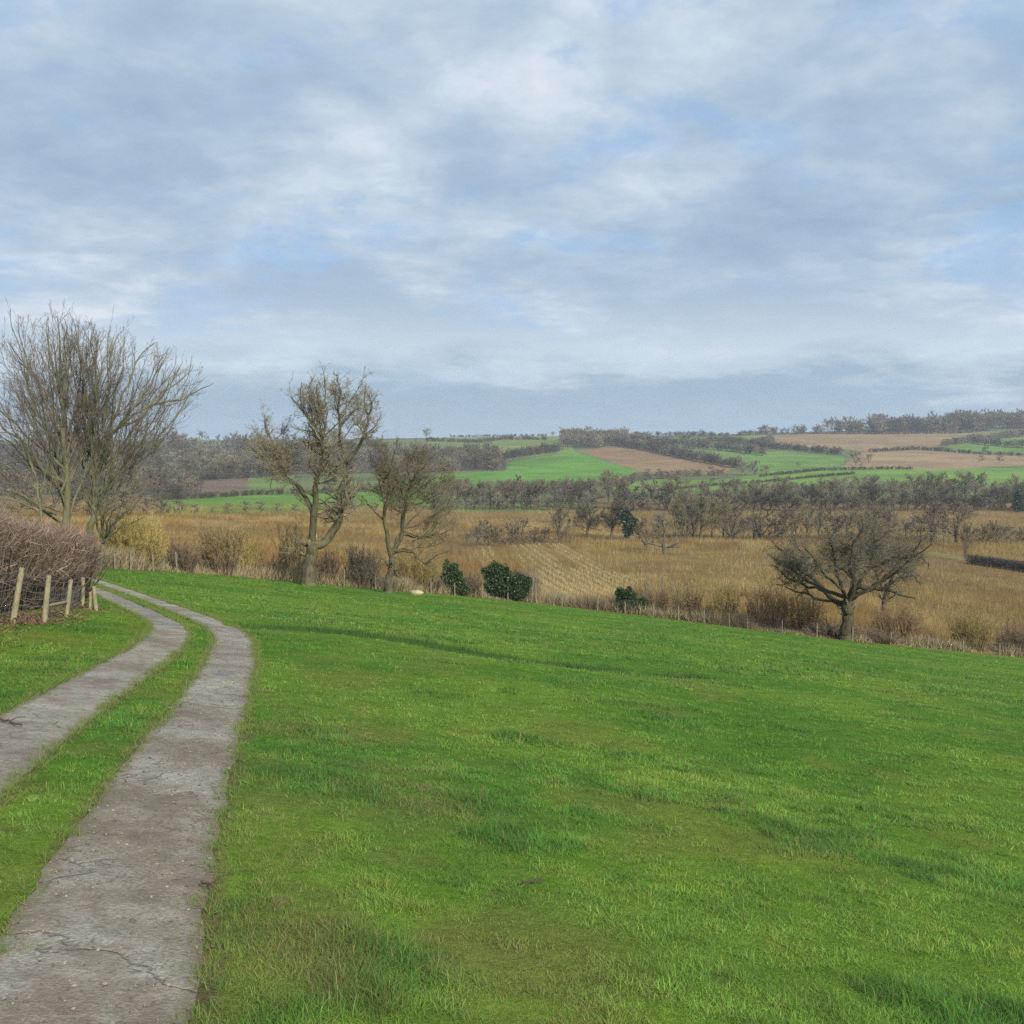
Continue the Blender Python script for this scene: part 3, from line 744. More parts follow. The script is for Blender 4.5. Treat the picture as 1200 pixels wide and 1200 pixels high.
V4 = [(992, 650, 84, 50, 5.5), (960, 655, 56, 40, 4.5), (1030, 650, 48, 42, 4.5)]
traced_tree('spreading_oak', 'broad spreading dark oak with thick low limbs, rooted on the brambly bank by the fence', 'tree', Y, L4, V4, M_BARK_DARK,
            (.105, .092, .062), (.215, .19, .135), 12, [dict(q, up=-.02, wan=.28, t0=(.48 if i_ == 0 else q['t0'])) for i_, q in enumerate(OAKLV(2.3, 1.25))], bs, depth=.8, jit=.075, rk=.85)
# slimmer tree right behind it
s_, _ = ray(1033, 706); Yb = Y + 24; bs = np.array([s_ * Yb, Yb, float(ground(s_ * Yb, Yb))])
vb = float(proj(bs[None])[1][0])
L5 = [([(1033, vb), (1035, vb - 18), (1040, vb - 38)], .36, .26), ([(1040, vb - 38), (1043, vb - 60), (1050, vb - 85), (1046, vb - 100)], .22, .03),
      ([(1039, vb - 33), (1025, vb - 55), (1020, vb - 80)], .16, .03), ([(1041, vb - 44), (1060, vb - 60), (1072, vb - 72)], .15, .02), ([(1036, vb - 24), (1052, vb - 34), (1066, vb - 30)], .1, .02)]
V5 = [(1045, vb - 65, 34, 38, 4)]
traced_tree('bare_tree', 'slim bare tree in the willow crop, just behind the right side of the spreading oak', 'tree', Yb, L5, V5, M_BARK_DARK,
            (.11, .095, .06), (.18, .16, .11), 14, OAKLV(2.4), bs)
# the left-hand pair behind the hedge
z1 = Zf(0, 340, 4.)
def behind(u, Y):
    s, _ = ray(u, 640); return np.array([s * Y, Y, float(ground(s * Y, Y))])
FANLV = [dict(per=1.25, t0=.12, ang=.48, sd=.16, lr=.42, rr=.45, n=9, wan=.08, up=.085, k=5, out=.8, trunk0=.35, taper=.5),
    dict(per=3.2, t0=.1, ang=.48, sd=.16, lr=.55, rr=.55, n=6, wan=.08, up=.07, k=4, out=.5),
    dict(per=3.6, t0=.12, ang=.5, sd=.18, lr=.6, rr=.65, n=4, wan=.10, up=.05),
    dict(per=3.2, t0=.15, ang=.5, sd=.2, lr=.7, rr=.75, n=3, wan=.12, up=.04)]
bs = behind(77, 47.); Y = 47.; vb = float(proj(bs[None])[1][0])
L6 = [([(77.5, vb), (77.5, 640)] + z1([(311, 1100), (312, 1000), (312, 900), (300, 740), (292, 600), (290, 450), (280, 250), (272, 130)]), .30, .02),
      (z1([(305, 920), (230, 850), (150, 700), (60, 600), (0, 520), (-60, 440)]), .13, .02), (z1([(300, 740), (220, 600), (150, 480), (70, 370), (20, 320)]), .12, .02),
      (z1([(303, 1050), (200, 1000), (60, 930), (-80, 880)]), .10, .02), (z1([(294, 640), (340, 450), (350, 300), (370, 160)]), .12, .02),
      (z1([(310, 930), (370, 800), (395, 680), (390, 500), (420, 300), (450, 200)]), .11, .02), (z1([(298, 700), (250, 520), (200, 360), (150, 240), (130, 120)]), .13, .02),
      (z1([(293, 600), (240, 430), (220, 300), (200, 180)]), .1, .02), (z1([(310, 860), (240, 740), (130, 580), (40, 440)]), .1, .02), (z1([(310, 1000), (230, 900), (120, 800), (-20, 720)]), .11, .02),
      (z1([(311, 1020), (260, 930), (180, 860), (90, 830), (-30, 800)]), .08, .02)]
L6 += fan([(77.5, 632), (78, 600), (77, 560), (75, 525), (73, 495)], [(-45, 520), (-40, 480), (-30, 445), (-12, 415), (2, 395), (14, 385), (24, 374), (38, 372), (52, 376), (64, 378), (78, 380), (92, 382), (104, 388), (-20, 545), (30, 372), (84, 384), (110, 396), (-55, 560)], .10, 3)
V6 = [(55, 480, 75, 112, 6), (10, 520, 85, 95, 6), (80, 470, 60, 100, 6), (-10, 575, 90, 40, 4)]
traced_tree('bare_tree', 'tall straight-trunked bare tree with fine upswept twigs, behind the brown hedge', 'tree', Y, L6, V6, M_BARK_ASH,
            (.14, .12, .09), (.25, .21, .165), 21, FANLV, bs, depth=.5, rk=.62, twigmin=.006)
bs = behind(108, 48.5); Y = 48.5; vb = float(proj(bs[None])[1][0])
L7 = [([(107, vb)] + z1([(430, 1180), (435, 1080), (450, 900), (480, 780), (520, 700)]), .27, .15),
      (z1([(520, 700), (590, 600), (690, 545), (830, 500), (920, 450), (985, 425)]), .13, .015),
      (z1([(478, 790), (460, 640), (480, 480), (470, 300), (475, 170)]), .13, .015), (z1([(520, 705), (530, 560), (560, 400), (600, 280), (690, 225)]), .12, .015),
      (z1([(540, 680), (640, 520), (720, 380), (770, 280)]), .11, .015), (z1([(450, 880), (420, 700), (430, 500), (410, 300), (400, 170)]), .12, .015),
      (z1([(560, 650), (660, 580), (760, 470), (860, 380), (890, 350)]), .10, .015), (z1([(500, 740), (500, 560), (520, 380), (530, 220)]), .1, .015),
      (z1([(448, 930), (380, 830), (340, 700), (330, 560)]), .08, .015), (z1([(460, 860), (560, 760), (640, 640), (700, 600), (790, 660)]), .09, .015),
      (z1([(590, 600), (660, 440), (700, 330), (740, 260)]), .08, .015), (z1([(690, 545), (780, 420), (830, 320)]), .07, .015)]
L7 += fan([(108, 620), (110, 590), (114, 560), (122, 535), (130, 515)], [(92, 384), (104, 388), (116, 384), (128, 390), (140, 392), (152, 398), (164, 402), (176, 408), (188, 416), (200, 424), (212, 432), (224, 440), (172, 470), (190, 485), (205, 470), (146, 396), (182, 436), (160, 420)], .085, 4)
V7 = [(150, 475, 62, 88, 6), (190, 450, 52, 46, 4), (120, 470, 55, 96, 6), (165, 520, 48, 48, 5)]
traced_tree('bare_tree', 'bare tree behind the hedge end, its long right limb reaching far out against the sky', 'tree', Y, L7, V7, M_BARK_ASH,
            (.14, .115, .085), (.25, .205, .16), 23, FANLV, bs, depth=.5, rk=.62, twigmin=.006)
bs = behind(52, 45.); Y = 45.; vb = float(proj(bs[None])[1][0])
L8 = [([(56, vb), (54, 620), (48, 600), (42, 575), (36, 550), (36, 520), (34, 490)], .11, .02), ([(42, 575), (22, 560), (0, 548), (-20, 545)], .06, .01),
      ([(48, 600), (30, 590), (8, 583), (-20, 580)], .06, .01), ([(36, 550), (20, 520), (8, 490)], .05, .01), ([(46, 590), (55, 560), (62, 530)], .05, .01)]
traced_tree('young_tree', 'slender leaning young bare tree just left of the straight trunk, behind the hedge', 'tree', Y, L8, [(25, 560, 50, 60, 3), (35, 520, 35, 50, 3)], M_BARK_ASH,
            (.10, .09, .055), (.16, .145, .09), 25, FANLV, bs, depth=.4)
# leaning thicket at its foot
bs = behind(118, 46.5); Y = 46.5; vb = float(proj(bs[None])[1][0])
L9 = [([(118, vb), (119, 645), (122, 630)], .16, .10)]
for i, (a, b, c) in enumerate([((140, 612), (165, 597), (188, 578)), ((135, 600), (155, 575), (176, 552)), ((130, 595), (142, 560), (160, 535)), ((142, 620), (160, 612), (178, 602)),
                               ((126, 600), (128, 565), (140, 530)), ((138, 606), (150, 585), (168, 565)), ((128, 610), (146, 592), (172, 585)), ((118, 600), (112, 570), (116, 540)), ((134, 615), (152, 600), (182, 592))]):
    L9.append(([(120 + (i % 3), 640 - i), a, b, c], .07, .012))
traced_tree('leaning_thicket', 'multi-stemmed bare thicket leaning right over the track from beside the hedge end', 'shrub', Y, L9, [(150, 580, 42, 50, 3.5), (165, 590, 32, 28, 3), (135, 560, 35, 50, 3)], M_BARK_ASH,
            (.13, .115, .07), (.23, .20, .12), 27, FANLV, bs, depth=.7, rk=.6)

# ------------------------------------------------------------------ hedge beside the track and its fence
rg = np.random.default_rng(33)
hbase = [plane_pt(*p) for p in [(-420, 800), (-140, 750), (0, 722), (40, 719), (75, 712), (98, 706), (113, 704)]]
hb = densify([np.array(p) + np.array([-.55, .35]) for p in hbase], 60)
hL = np.r_[0, np.cumsum(np.linalg.norm(np.diff(hb, axis=0), axis=1))]
def hedge_surface(N, rg, inner=1.0):
    t = rg.random(N) * hL[-1]; c = np.stack([np.interp(t, hL, hb[:, k]) for k in (0, 1)], 1)
    H = np.interp(t, hL, np.linspace(1.95, 1.42, 60)) + (fbm(t * .8, t * 0, 5, 3) - .5) * .3
    tg = nrm(np.stack([np.gradient(hb[:, k], hL) for k in (0, 1)], 1)); tx = np.stack([np.interp(t, hL, tg[:, k]) for k in (0, 1)], 1)
    nrml = np.stack([tx[:, 1], -tx[:, 0]], 1)
    return t, c, H, nrml
ends = lambda t: np.sqrt(np.clip((hL[-1] - t) / .7, 0.05, 1))
N = 95000
t, c, H, nr_ = hedge_surface(N, rg); e = ends(t)
ac = rg.uniform(-1, 1, N); wdt = .62 * e
zz = rg.beta(1.5, 1.1, N) * H * (.75 + .25 * e)
prof = np.where(zz < .55 * 1, .55, 1.0)
B = np.column_stack([c + nr_ * (ac * wdt * prof)[:, None], np.zeros(N)]); B[:, 2] = ground(B[:, 0], B[:, 1]) + zz
D = nrm(np.column_stack([nr_ * (ac * .12)[:, None], np.full(N, .6)]) + rg.normal(size=(N, 3)) * .6)
Ln = rg.uniform(.14, .36, N); col = lerp(np.array([.075, .052, .040]), np.array([.25, .18, .14]), rg.random((N, 1)) ** 1.5)
tipm = rg.random(N) < .2; col[tipm] = np.array([.38, .28, .22]) * rg.uniform(.7, 1.1, (tipm.sum(), 1))
g = Geo(); blades(g, B, D, Ln, rg.uniform(.004, .0085, N), col, tipw=.4, bend=.12, rng=rg)
# old stems inside the hedge
M = 900; t, c, H, nr_ = hedge_surface(M, rg); e = ends(t)
S = np.column_stack([c + nr_ * (rg.uniform(-.35, .35, M) * e)[:, None], np.zeros(M)]); S[:, 2] = ground(S[:, 0], S[:, 1]) - .05
D = nrm(np.column_stack([rg.normal(size=(M, 2)) * .35, np.ones(M)]))
P, R = grow(rg, S, D, H * .95, rg.uniform(.010, .028, M), 6, .14, .05)
gs_ = Geo(); tubes(gs_, P, R, 4, tcol(rg, M, (.06, .05, .036), (.15, .12, .085)))
hroot = empty('hedge', [hb[40, 0], hb[40, 1], float(ground(*hb[40]))]); off = -np.array(hroot.location)
tag(hroot, 'clipped bare brown hedge with reddish twigs along the left verge', 'hedge')
for gg in (g, gs_): gg.V = [v + off.astype(np.float32) for v in gg.V]
add_obj('twigs', g.mesh('hedge_twigs'), [M_TWIG], hroot); add_obj('stems', gs_.mesh('hedge_stems'), [M_TWIG], hroot)

def post_geo(h, r, lean, rng, rough=.006, k=9):
    g = Geo(); n = 7; tt = np.linspace(0, 1, n)
    P = np.stack([lean[0] * tt * h, lean[1] * tt * h, tt * (h + .3) - .3], 1)
    R = r * (1 - .12 * tt) * (1 + rng.normal(size=n) * .03)
    tubes(g, P[None], R[None], k); V = g.V[0]
    top = V[-k:]; g.add(np.vstack([top, top.mean(0) + [0, 0, .012]]), None, [(j, (j + 1) % k, k) for j in range(k)])
    return g
def wire_geo(pts, r, sag=.02):
    g = Geo()
    for a, b in zip(pts[:-1], pts[1:]):
        t = np.linspace(0, 1, 7)[:, None]; p = a + (b - a) * t; p[:, 2] -= (sag * 4 * t * (1 - t))[:, 0]
        tubes(g, p[None], np.full((1, 7), r), 4)
    return g
HP = [((10.5, 729), (24.5, 666), .052), ((49, 729), (56, 675), .05), ((75, 722), (82, 680), .045), ((96, 712), (98, 677), .045), ((105, 715), (106, 694), .035), ((114, 716), (110, 687), .045)]
def pp(u, v):
    q = plane_pt(u, v); return np.array([q[0], q[1], float(ground(*q))])
b0 = pp(49, 729); froot = empty('wire_fence', b0)
tag(froot, 'leaning timber-post stock fence with sagging wire netting in front of the hedge', 'fence')
posts = []
for (bu, bv), (tu, tv), r in [((-95, 748), (-84, 672), .05), ((-36, 738), (-24, 668), .05)] + HP:
    b = pp(bu, bv); top = at(tu, tv, b[1]); h = top[2] - b[2]
    o = add_obj('post', post_geo(h, r, ((top[0] - b[0]) / h, RNG.uniform(-.06, .06)), RNG).mesh('fence_post'), [M_POST], froot, b - b0)
    posts.append((b, top))
for kx, fr in enumerate((.97, .80, .64, .50, .36, .22, .1)):
    pts = np.array([b + (t - b) * fr for b, t in posts[:6]]) - b0
    add_obj('wire', wire_geo(pts, .0032 if kx else .004, .03 if kx else .05).mesh('fence_wire'), [M_WIRE], froot)
for (b1, t1), (b2, t2) in zip(posts[:5], posts[1:6]):
    g = Geo()
    n = max(3, int(np.linalg.norm(b2 - b1) / .16))
    for q in np.linspace(0, 1, n)[1:-1]:
        a = lerp(b1, b2, q) - b0; c = lerp(b1 + (t1 - b1) * .8, b2 + (t2 - b2) * .8, q) - b0; c[2] -= .11 * q * (1 - q)
        tubes(g, np.stack([a, (a + c) / 2 + RNG.normal(size=3) * .01, c])[None], np.full((1, 3), .0024), 4)
    add_obj('netting', g.mesh('netting'), [M_WIRE], froot)
a, b = posts[3], posts[4]
g = Geo(); tubes(g, np.stack([lerp(*a, .33), lerp(*b, .40)])[None] - b0, np.full((1, 2), .03), 6, cap=True); add_obj('rail', g.mesh('brace_rail'), [M_POST], froot)
# dead leaves and brash heaped under the fence
g = Geo(); N = 2600; rg = np.random.default_rng(44)
t = rg.random(N) ** 1.3 * .8; i = t * 5; P = np.array([p[0] for p in posts]); ii = np.minimum((t * (len(P) - 1)).astype(int), len(P) - 2); f = (t * (len(P) - 1) - ii)[:, None]
B = P[ii] * (1 - f) + P[ii + 1] * f; B[:, :2] += rg.normal(size=(N, 2)) * [.32, .3] + [-.12, 0]; B[:, 2] = ground(B[:, 0], B[:, 1]) + np.abs(rg.normal(size=N)) * .06 * sstep(.2, .8, fbm(B[:, 0] * 1.5, B[:, 1] * 1.5, 4))
D = nrm(rg.normal(size=(N, 3)) * [1, 1, .45]); col = lerp(np.array([.07, .045, .03]), np.array([.21, .13, .075]), rg.random((N, 1)))
blades(g, B, D, rg.uniform(.04, .09, N), rg.uniform(.015, .035, N), col, tipw=.3, bend=.2, rng=rg)
tag(add_obj('leaf_litter', g.mesh('leaf_litter'), [M_STEM]), kind='stuff', label='brown dead leaves and brash under the leaning fence')

# ------------------------------------------------------------------ field-edge fence
g = Geo(); pos = []
EP = [(135, 669), (153, 668), (180, 671), (208, 673), (403, 690), (440, 694), (474, 696), (505, 698), (533, 699), (565, 703), (595, 706), (618, 708), (622.5, 709), (628.5, 708), (658, 712), (700, 718), (733, 723), (765, 727), (795, 731), (825, 736), (855, 740),
      (876, 744), (916, 750), (957, 753), (999, 757), (1043, 760), (1086, 764), (1128, 767), (1171, 770), (1214, 774)]
hts = {12: 30, 11: 24, 13: 22}
p0 = None
for i, (u, v) in enumerate(EP):
    s, _ = ray(u, v); Ye = float(edgeY(s)) + .1; x = float(s * Ye); pos.append(np.array([x, Ye, float(ground(x, Ye))]))
p0 = pos[14]; er = empty('boundary_fence', p0); tag(er, 'long low post-and-wire fence along the far edge of the green pasture', 'fence')
for i, p in enumerate(pos):
    h = RNG.uniform(.9, 1.12) if i not in hts else hts[i] / F * p[1]
    add_obj('post', post_geo(h, RNG.uniform(.045, .06), RNG.normal(size=2) * .04, RNG, k=7).mesh('field_post'), [M_POSTG], er, p - p0)
for fr in (1.0, .72, .45):
    pts = np.array([p + [0, 0, fr] for p in pos]) - p0
    add_obj('wire', wire_geo(pts, .0022, .02).mesh('field_wire'), [M_WIRE], er)

# ------------------------------------------------------------------ willow crop and rough grass beyond the fence
def along(u0, v0, u1, v1):
    a, b = gpt(u0, v0), gpt(u1, v1); d = b[:2] - a[:2]; return d / np.linalg.norm(d)
def sample_region(N, y0, y1, s0, s1, pw, rg):
    u = rg.random(N); a = 1 - pw; y = (y0 ** a + u * (y1 ** a - y0 ** a)) ** (1 / a)
    return rg.uniform(s0, s1, N) * y, y
rowd = along(599, 639, 641, 672); rown = np.array([rowd[1], -rowd[0]])
PALE = [[(563, 640), (569, 640), (574, 666), (566, 666)], [(572, 640), (576, 640), (583, 666), (577, 666)],
        [(597, 638), (603, 638), (622, 668), (614, 668)], [(606, 638), (613, 638), (640, 672), (630, 672)], [(614, 636), (632, 636), (690, 690), (640, 690), (632, 660)],
        [(636, 634), (654, 634), (730, 680), (700, 680), (650, 645)], [(620, 672), (690, 664), (760, 680), (720, 704), (660, 706), (630, 690)]]
OCHRE = [(860, 640), (930, 650), (900, 700), (850, 720), (780, 690), (790, 660)]
def crop(name, label, regs, N, hgt, seed, wd):
    rg = np.random.default_rng(seed); g = Geo()
    for (y0, y1, s0, s1, frac) in regs:
        n = int(N * frac); x, y = sample_region(n, y0, y1, s0, s1, 2.0, rg)
        s = x / y; k = y > edgeY(s) + 5; x, y = x[k], y[k]
        rr = (x * rown[0] + y * rown[1]) / 1.5; rr = np.round(rr) * 1.5 + rg.normal(0, .28, len(rr))
        al = x * rowd[0] + y * rowd[1]; x, y = rown[0] * rr + rowd[0] * al, rown[1] * rr + rowd[1] * al
        z = ground(x, y); u, v = proj(np.stack([x, y, z], -1))
        ok = ~(inpoly(u, v, [(1082, 650), (1084, 647), (1102, 648), (1138, 655), (1134, 657)]) | ((v < 632 + np.interp(u, [500, 560, 800, 1200], [8, 8, 0, 2])) & (v > 630.5 + np.interp(u, [500, 560, 800, 1200], [8, 8, 0, 2])) & (u > 520)) | inpoly(u, v, [(775, 652), (800, 650), (840, 660), (836, 664)]))
        x, y, z, u, v = x[ok], y[ok], z[ok], u[ok], v[ok]; n = len(x)
        nz = fbm(x * .035, y * .035, 7, 4); n2 = fbm(rr[ok] * .16 + al[ok] * .004, al[ok] * .02, 8, 3)
        c = lerp(np.array([.20, .128, .034]), np.array([.295, .205, .066]), sstep(.35, .65, nz)[:, None])
        c = lerp(c, np.array([.40, .31, .15]), (sstep(.50, .64, n2) * (.8 if hgt > 1.22 else .45))[:, None])
        n3 = fbm(x * .11, y * .07, 79, 4); c = lerp(c, np.array([.17, .095, .038]), (sstep(.48, .64, n3) * .8)[:, None])
        n4 = fbm(x * .3, y * .2, 80, 3); c = lerp(c, np.array([.34, .27, .14]), (sstep(.56, .70, n4) * .55)[:, None])
        red = sstep(.52, .68, fbm(x * .05, y * .05, 77, 3)) * sstep(170, 110, y); c = lerp(c, np.array([.22, .105, .042]), red[:, None] * .8)
        pale = np.zeros(n, bool)
        for q in PALE: pale |= inpoly(u + rg.normal(0, 1.2, n), v + rg.normal(0, .8, n), q)
        c[pale] = np.array([.42, .325, .16]); hh = hgt * rg.uniform(.6, 1.15, n) * (1 - .45 * pale) * (.8 + .5 * (nz - .4))
        for q, pr in (([(680, 662), (800, 660), (905, 688), (950, 702), (860, 722), (760, 704)], .5), ([(870, 636), (970, 648), (905, 692), (830, 668)], .45), ([(1000, 700), (1120, 690), (1200, 720), (1200, 745), (1060, 735)], .35), ([(1090, 660), (1200, 680), (1200, 700), (1080, 676)], .4)):
            k2 = inpoly(u + rg.normal(0, 8, n), v + rg.normal(0, 4, n), q) & (rg.random(n) < pr * .65) & (fbm(x * .12, y * .12, 83, 3) > .42); c[k2] = np.array([.42, .33, .165])
        c *= rg.uniform(.42, 1.22, (n, 1)) * np.array([1, .98, .88])
        D = nrm(np.column_stack([rg.normal(size=(n, 2)) * .30, np.ones(n)]))
        ww = wd * (y / 120) ** .9 * rg.uniform(.6, 1.4, n)
        B = np.stack([x, y, z - .05], -1)
        blades(g, B, D, hh, ww, c, tipw=.25, bend=.06, rng=rg)
    tag(add_obj(name, g.mesh(name), [M_STEM]), kind='stuff', label=label)
crop('willow_crop', 'ochre rows of coppiced willow stems filling the valley floor', [(75, 215, -.5, .75, .72), (215, 300, -.5, .75, .28)], 430000, 1.15, 51, .017)
crop('far_willow_crop', 'brown willow rows beyond the middle line of trees', [(232, 400, -.5, .75, 1.)], 150000, 1.15, 52, .019)

# rough pale grass, dead bracken and brambles along the fence
g = Geo(); rg = np.random.default_rng(55); N = 60000
s = rg.uniform(-.42, .62, N); off = rg.gamma(1.6, 1.6, N) + .15; y = edgeY(s) + off; x = s * y
cl = fbm(x * .25, y * .25, 61, 3); kind_ = fbm(x * .12, y * .12, 63, 3)
hh = (.25 + .9 * sstep(.35, .7, cl)) * rg.uniform(.5, 1.2, N) * sstep(0, 1.0, off + .25)
c = lerp(np.array([.30, .235, .135]), np.array([.16, .11, .065]), sstep(.5, .66, kind_)[:, None]); c = lerp(c, np.array([.10, .11, .04]), (rg.random(N) < .2)[:, None])
c *= rg.uniform(.6, 1.25, (N, 1))
D = nrm(np.column_stack([rg.normal(size=(N, 2)) * .4, np.ones(N)]))
blades(g, np.stack([x, y, ground(x, y) - .03], -1), D, hh, rg.uniform(.018, .04, N), c, bend=.25, rng=rg)
tag(add_obj('rough_grass', g.mesh('rough_grass'), [M_STEM]), kind='stuff', label='pale dead grass and bramble growing along the field fence')

# ------------------------------------------------------------------ shrubs
def stem_bush(name, label, cat, u, v, wpx, hpx, c1, c2, seed, stems=130, spread=.55, group=None, Y=None, tip=None, back=1.2, twigs=5, rad=.02):
    rng = np.random.default_rng(seed); s, _ = ray(u, v); stems = int(stems * .8); hpx *= 1.2
    Yb = (float(edgeY(s)) + back) if Y is None else Y
    base = np.array([s * Yb, Yb, float(ground(s * Yb, Yb))]); w = wpx / F * Yb / 2; h = hpx / F * Yb
    az = rng.uniform(0, 6.283, stems); rr = np.sqrt(rng.random(stems))
    S = np.stack([np.cos(az) * rr * w * .5, np.sin(az) * rr * w * .4, np.full(stems, -.1)], -1)
    D = nrm(np.stack([np.cos(az) * rr * spread * w / h * 1.3, np.sin(az) * rr * spread * w / h * 1.3, np.ones(stems)], -1) + rng.normal(size=(stems, 3)) * .08)
    L = h * np.sqrt(1 - .45 * rr ** 2) * rng.uniform(.55, 1.08, stems) * (.75 + .5 * fbm(S[:, 0] * 1.3 + seed, S[:, 1] * 1.3, seed, 2))
    P, R = grow(rng, S, D, L, rng.uniform(.6, 1.3, stems) * rad, 7, .06, .03, .3)
    g = Geo(); tubes(g, P, R, 4, tcol(rng, stems, c1, c2) * .85)
    env = [(np.array([0, 0, h * .5]), np.array([w * 1.1, w * 1., h * .62]))]; 
    S, D, L, r0 = spawn(rng, P, R, twigs + 2, .25, 1, .42, .16, .32, .7, env)
    P1, R1 = grow(rng, S, D, L, np.clip(r0, .008, .02), 4, .1, .05, .5); tubes(g, P1, R1, 3, tcol(rng, len(P1), c1, c2))
    S, D, L, r0 = spawn(rng, P1, R1, twigs, .2, 1, .5, .2, .6, .7, env)
    P2, R2 = grow(rng, S, D, L, np.clip(r0, .0075, .02), 3, .1, .05, .6)
    tubes(g, P2, R2, 3, tcol(rng, len(P2), tip[0] if tip else c1, tip[1] if tip else c2))
    return tag(add_obj(name, g.mesh(name), [M_TWIG], None, base), label, cat, group)
OCH = ((.22, .16, .065), (.40, .31, .13)); YEL = ((.32, .26, .075), (.52, .43, .14)); BRN = ((.13, .095, .062), (.26, .195, .13)); RUS = ((.21, .135, .07), (.36, .25, .125)); GRY = ((.18, .15, .11), (.32, .275, .20))
stem_bush('willow_bush', 'rounded ochre willow bush with yellow tips behind the bend in the track', 'bush', 160, 668, 86, 56, *OCH, 61, 260, tip=YEL, back=2.5)
stem_bush('shrub', 'low dark brown shrub between the yellow-tipped bush and the upright brown one', 'bush', 214, 673, 50, 40, *BRN, 62, 140)
stem_bush('willow_bush', 'upright brown stemmed bush left of the tall pollard oak', 'bush', 257, 676, 66, 56, *BRN, 63, 240, tip=OCH, spread=.35)
stem_bush('willow_bush', 'straggly yellowish bush at the right of the upright brown stems', 'bush', 292, 678, 36, 46, *OCH, 64, 100, tip=YEL, back=3)
stem_bush('shrub', 'small grey brown thorn shrub in pale grass left of the pollard trunk', 'bush', 322, 682, 44, 30, *BRN, 65, 80)
stem_bush('shrub', 'twiggy shrub crowding the right foot of the pollard trunk', 'bush', 384, 689, 34, 40, *BRN, 66, 120)
stem_bush('willow_bush', 'dense upright brown shrub filling the gap between the two fence-side trees', 'bush', 424, 692, 56, 44, *BRN, 67, 240, tip=GRY, spread=.4)
stem_bush('willow_bush', 'tall ochre willow bush right of the hook-limbed tree', 'bush', 488, 697, 66, 52, *OCH, 68, 220, tip=OCH, back=2.5)
stem_bush('shrub', 'dark brown bramble bush tucked against the left side of the small holly', 'bush', 506, 699, 30, 22, *BRN, 69, 120)
stem_bush('shrub', 'brown bramble bush between the two dark hollies', 'bush', 550, 702, 34, 26, *BRN, 70, 120)
stem_bush('shrub', 'pale grey sapling clump right of the larger holly by the tall posts', 'bush', 622, 708, 34, 40, *GRY, 71, 60, back=2)
stem_bush('shrub', 'pale twiggy shrub behind the low holly', 'bush', 768, 727, 56, 46, *GRY, 72, 90, tip=OCH, back=4)
stem_bush('shrub', 'round brown shrub right of the low holly', 'bush', 803, 732, 46, 40, *BRN, 73, 160, tip=OCH, back=2)
stem_bush('willow_bush', 'round ochre shrub, second to the right of the low holly', 'bush', 846, 738, 44, 44, *OCH, 74, 150, back=2)
stem_bush('willow_bush', 'rusty red-brown willow clump left of the spreading oak', 'bush', 898, 744, 80, 46, *RUS, 75, 190, back=5, spread=.3)
stem_bush('willow_bush', 'rusty golden willow clump touching the spreading oak trunk on its left', 'bush', 945, 750, 64, 44, *RUS, 76, 150, back=5, tip=OCH, spread=.3)
stem_bush('willow_bush', 'rusty brown willow clump right of the spreading oak trunk', 'bush', 1052, 760, 90, 42, *RUS, 77, 300, back=5, spread=.3)
stem_bush('willow_bush', 'wide ochre willow bush by the fence in the far right corner', 'bush', 1140, 767, 62, 48, *OCH, 78, 240, tip=OCH, back=2.5)
stem_bush('shrub', 'dark brown thicket right of the wide ochre willow bush', 'bush', 1186, 772, 50, 36, *BRN, 79, 200, back=2)
stem_bush('shrub', 'dark bramble mound at the foot of the spreading oak', 'bush', 975, 755, 90, 20, *BRN, 80, 300, back=2.0, spread=1.0, twigs=6)
stem_bush('shrub', 'dark bramble mound on the bank right of the spreading oak', 'bush', 1024, 759, 66, 16, *BRN, 84, 220, back=1.6, spread=1.0, twigs=6)

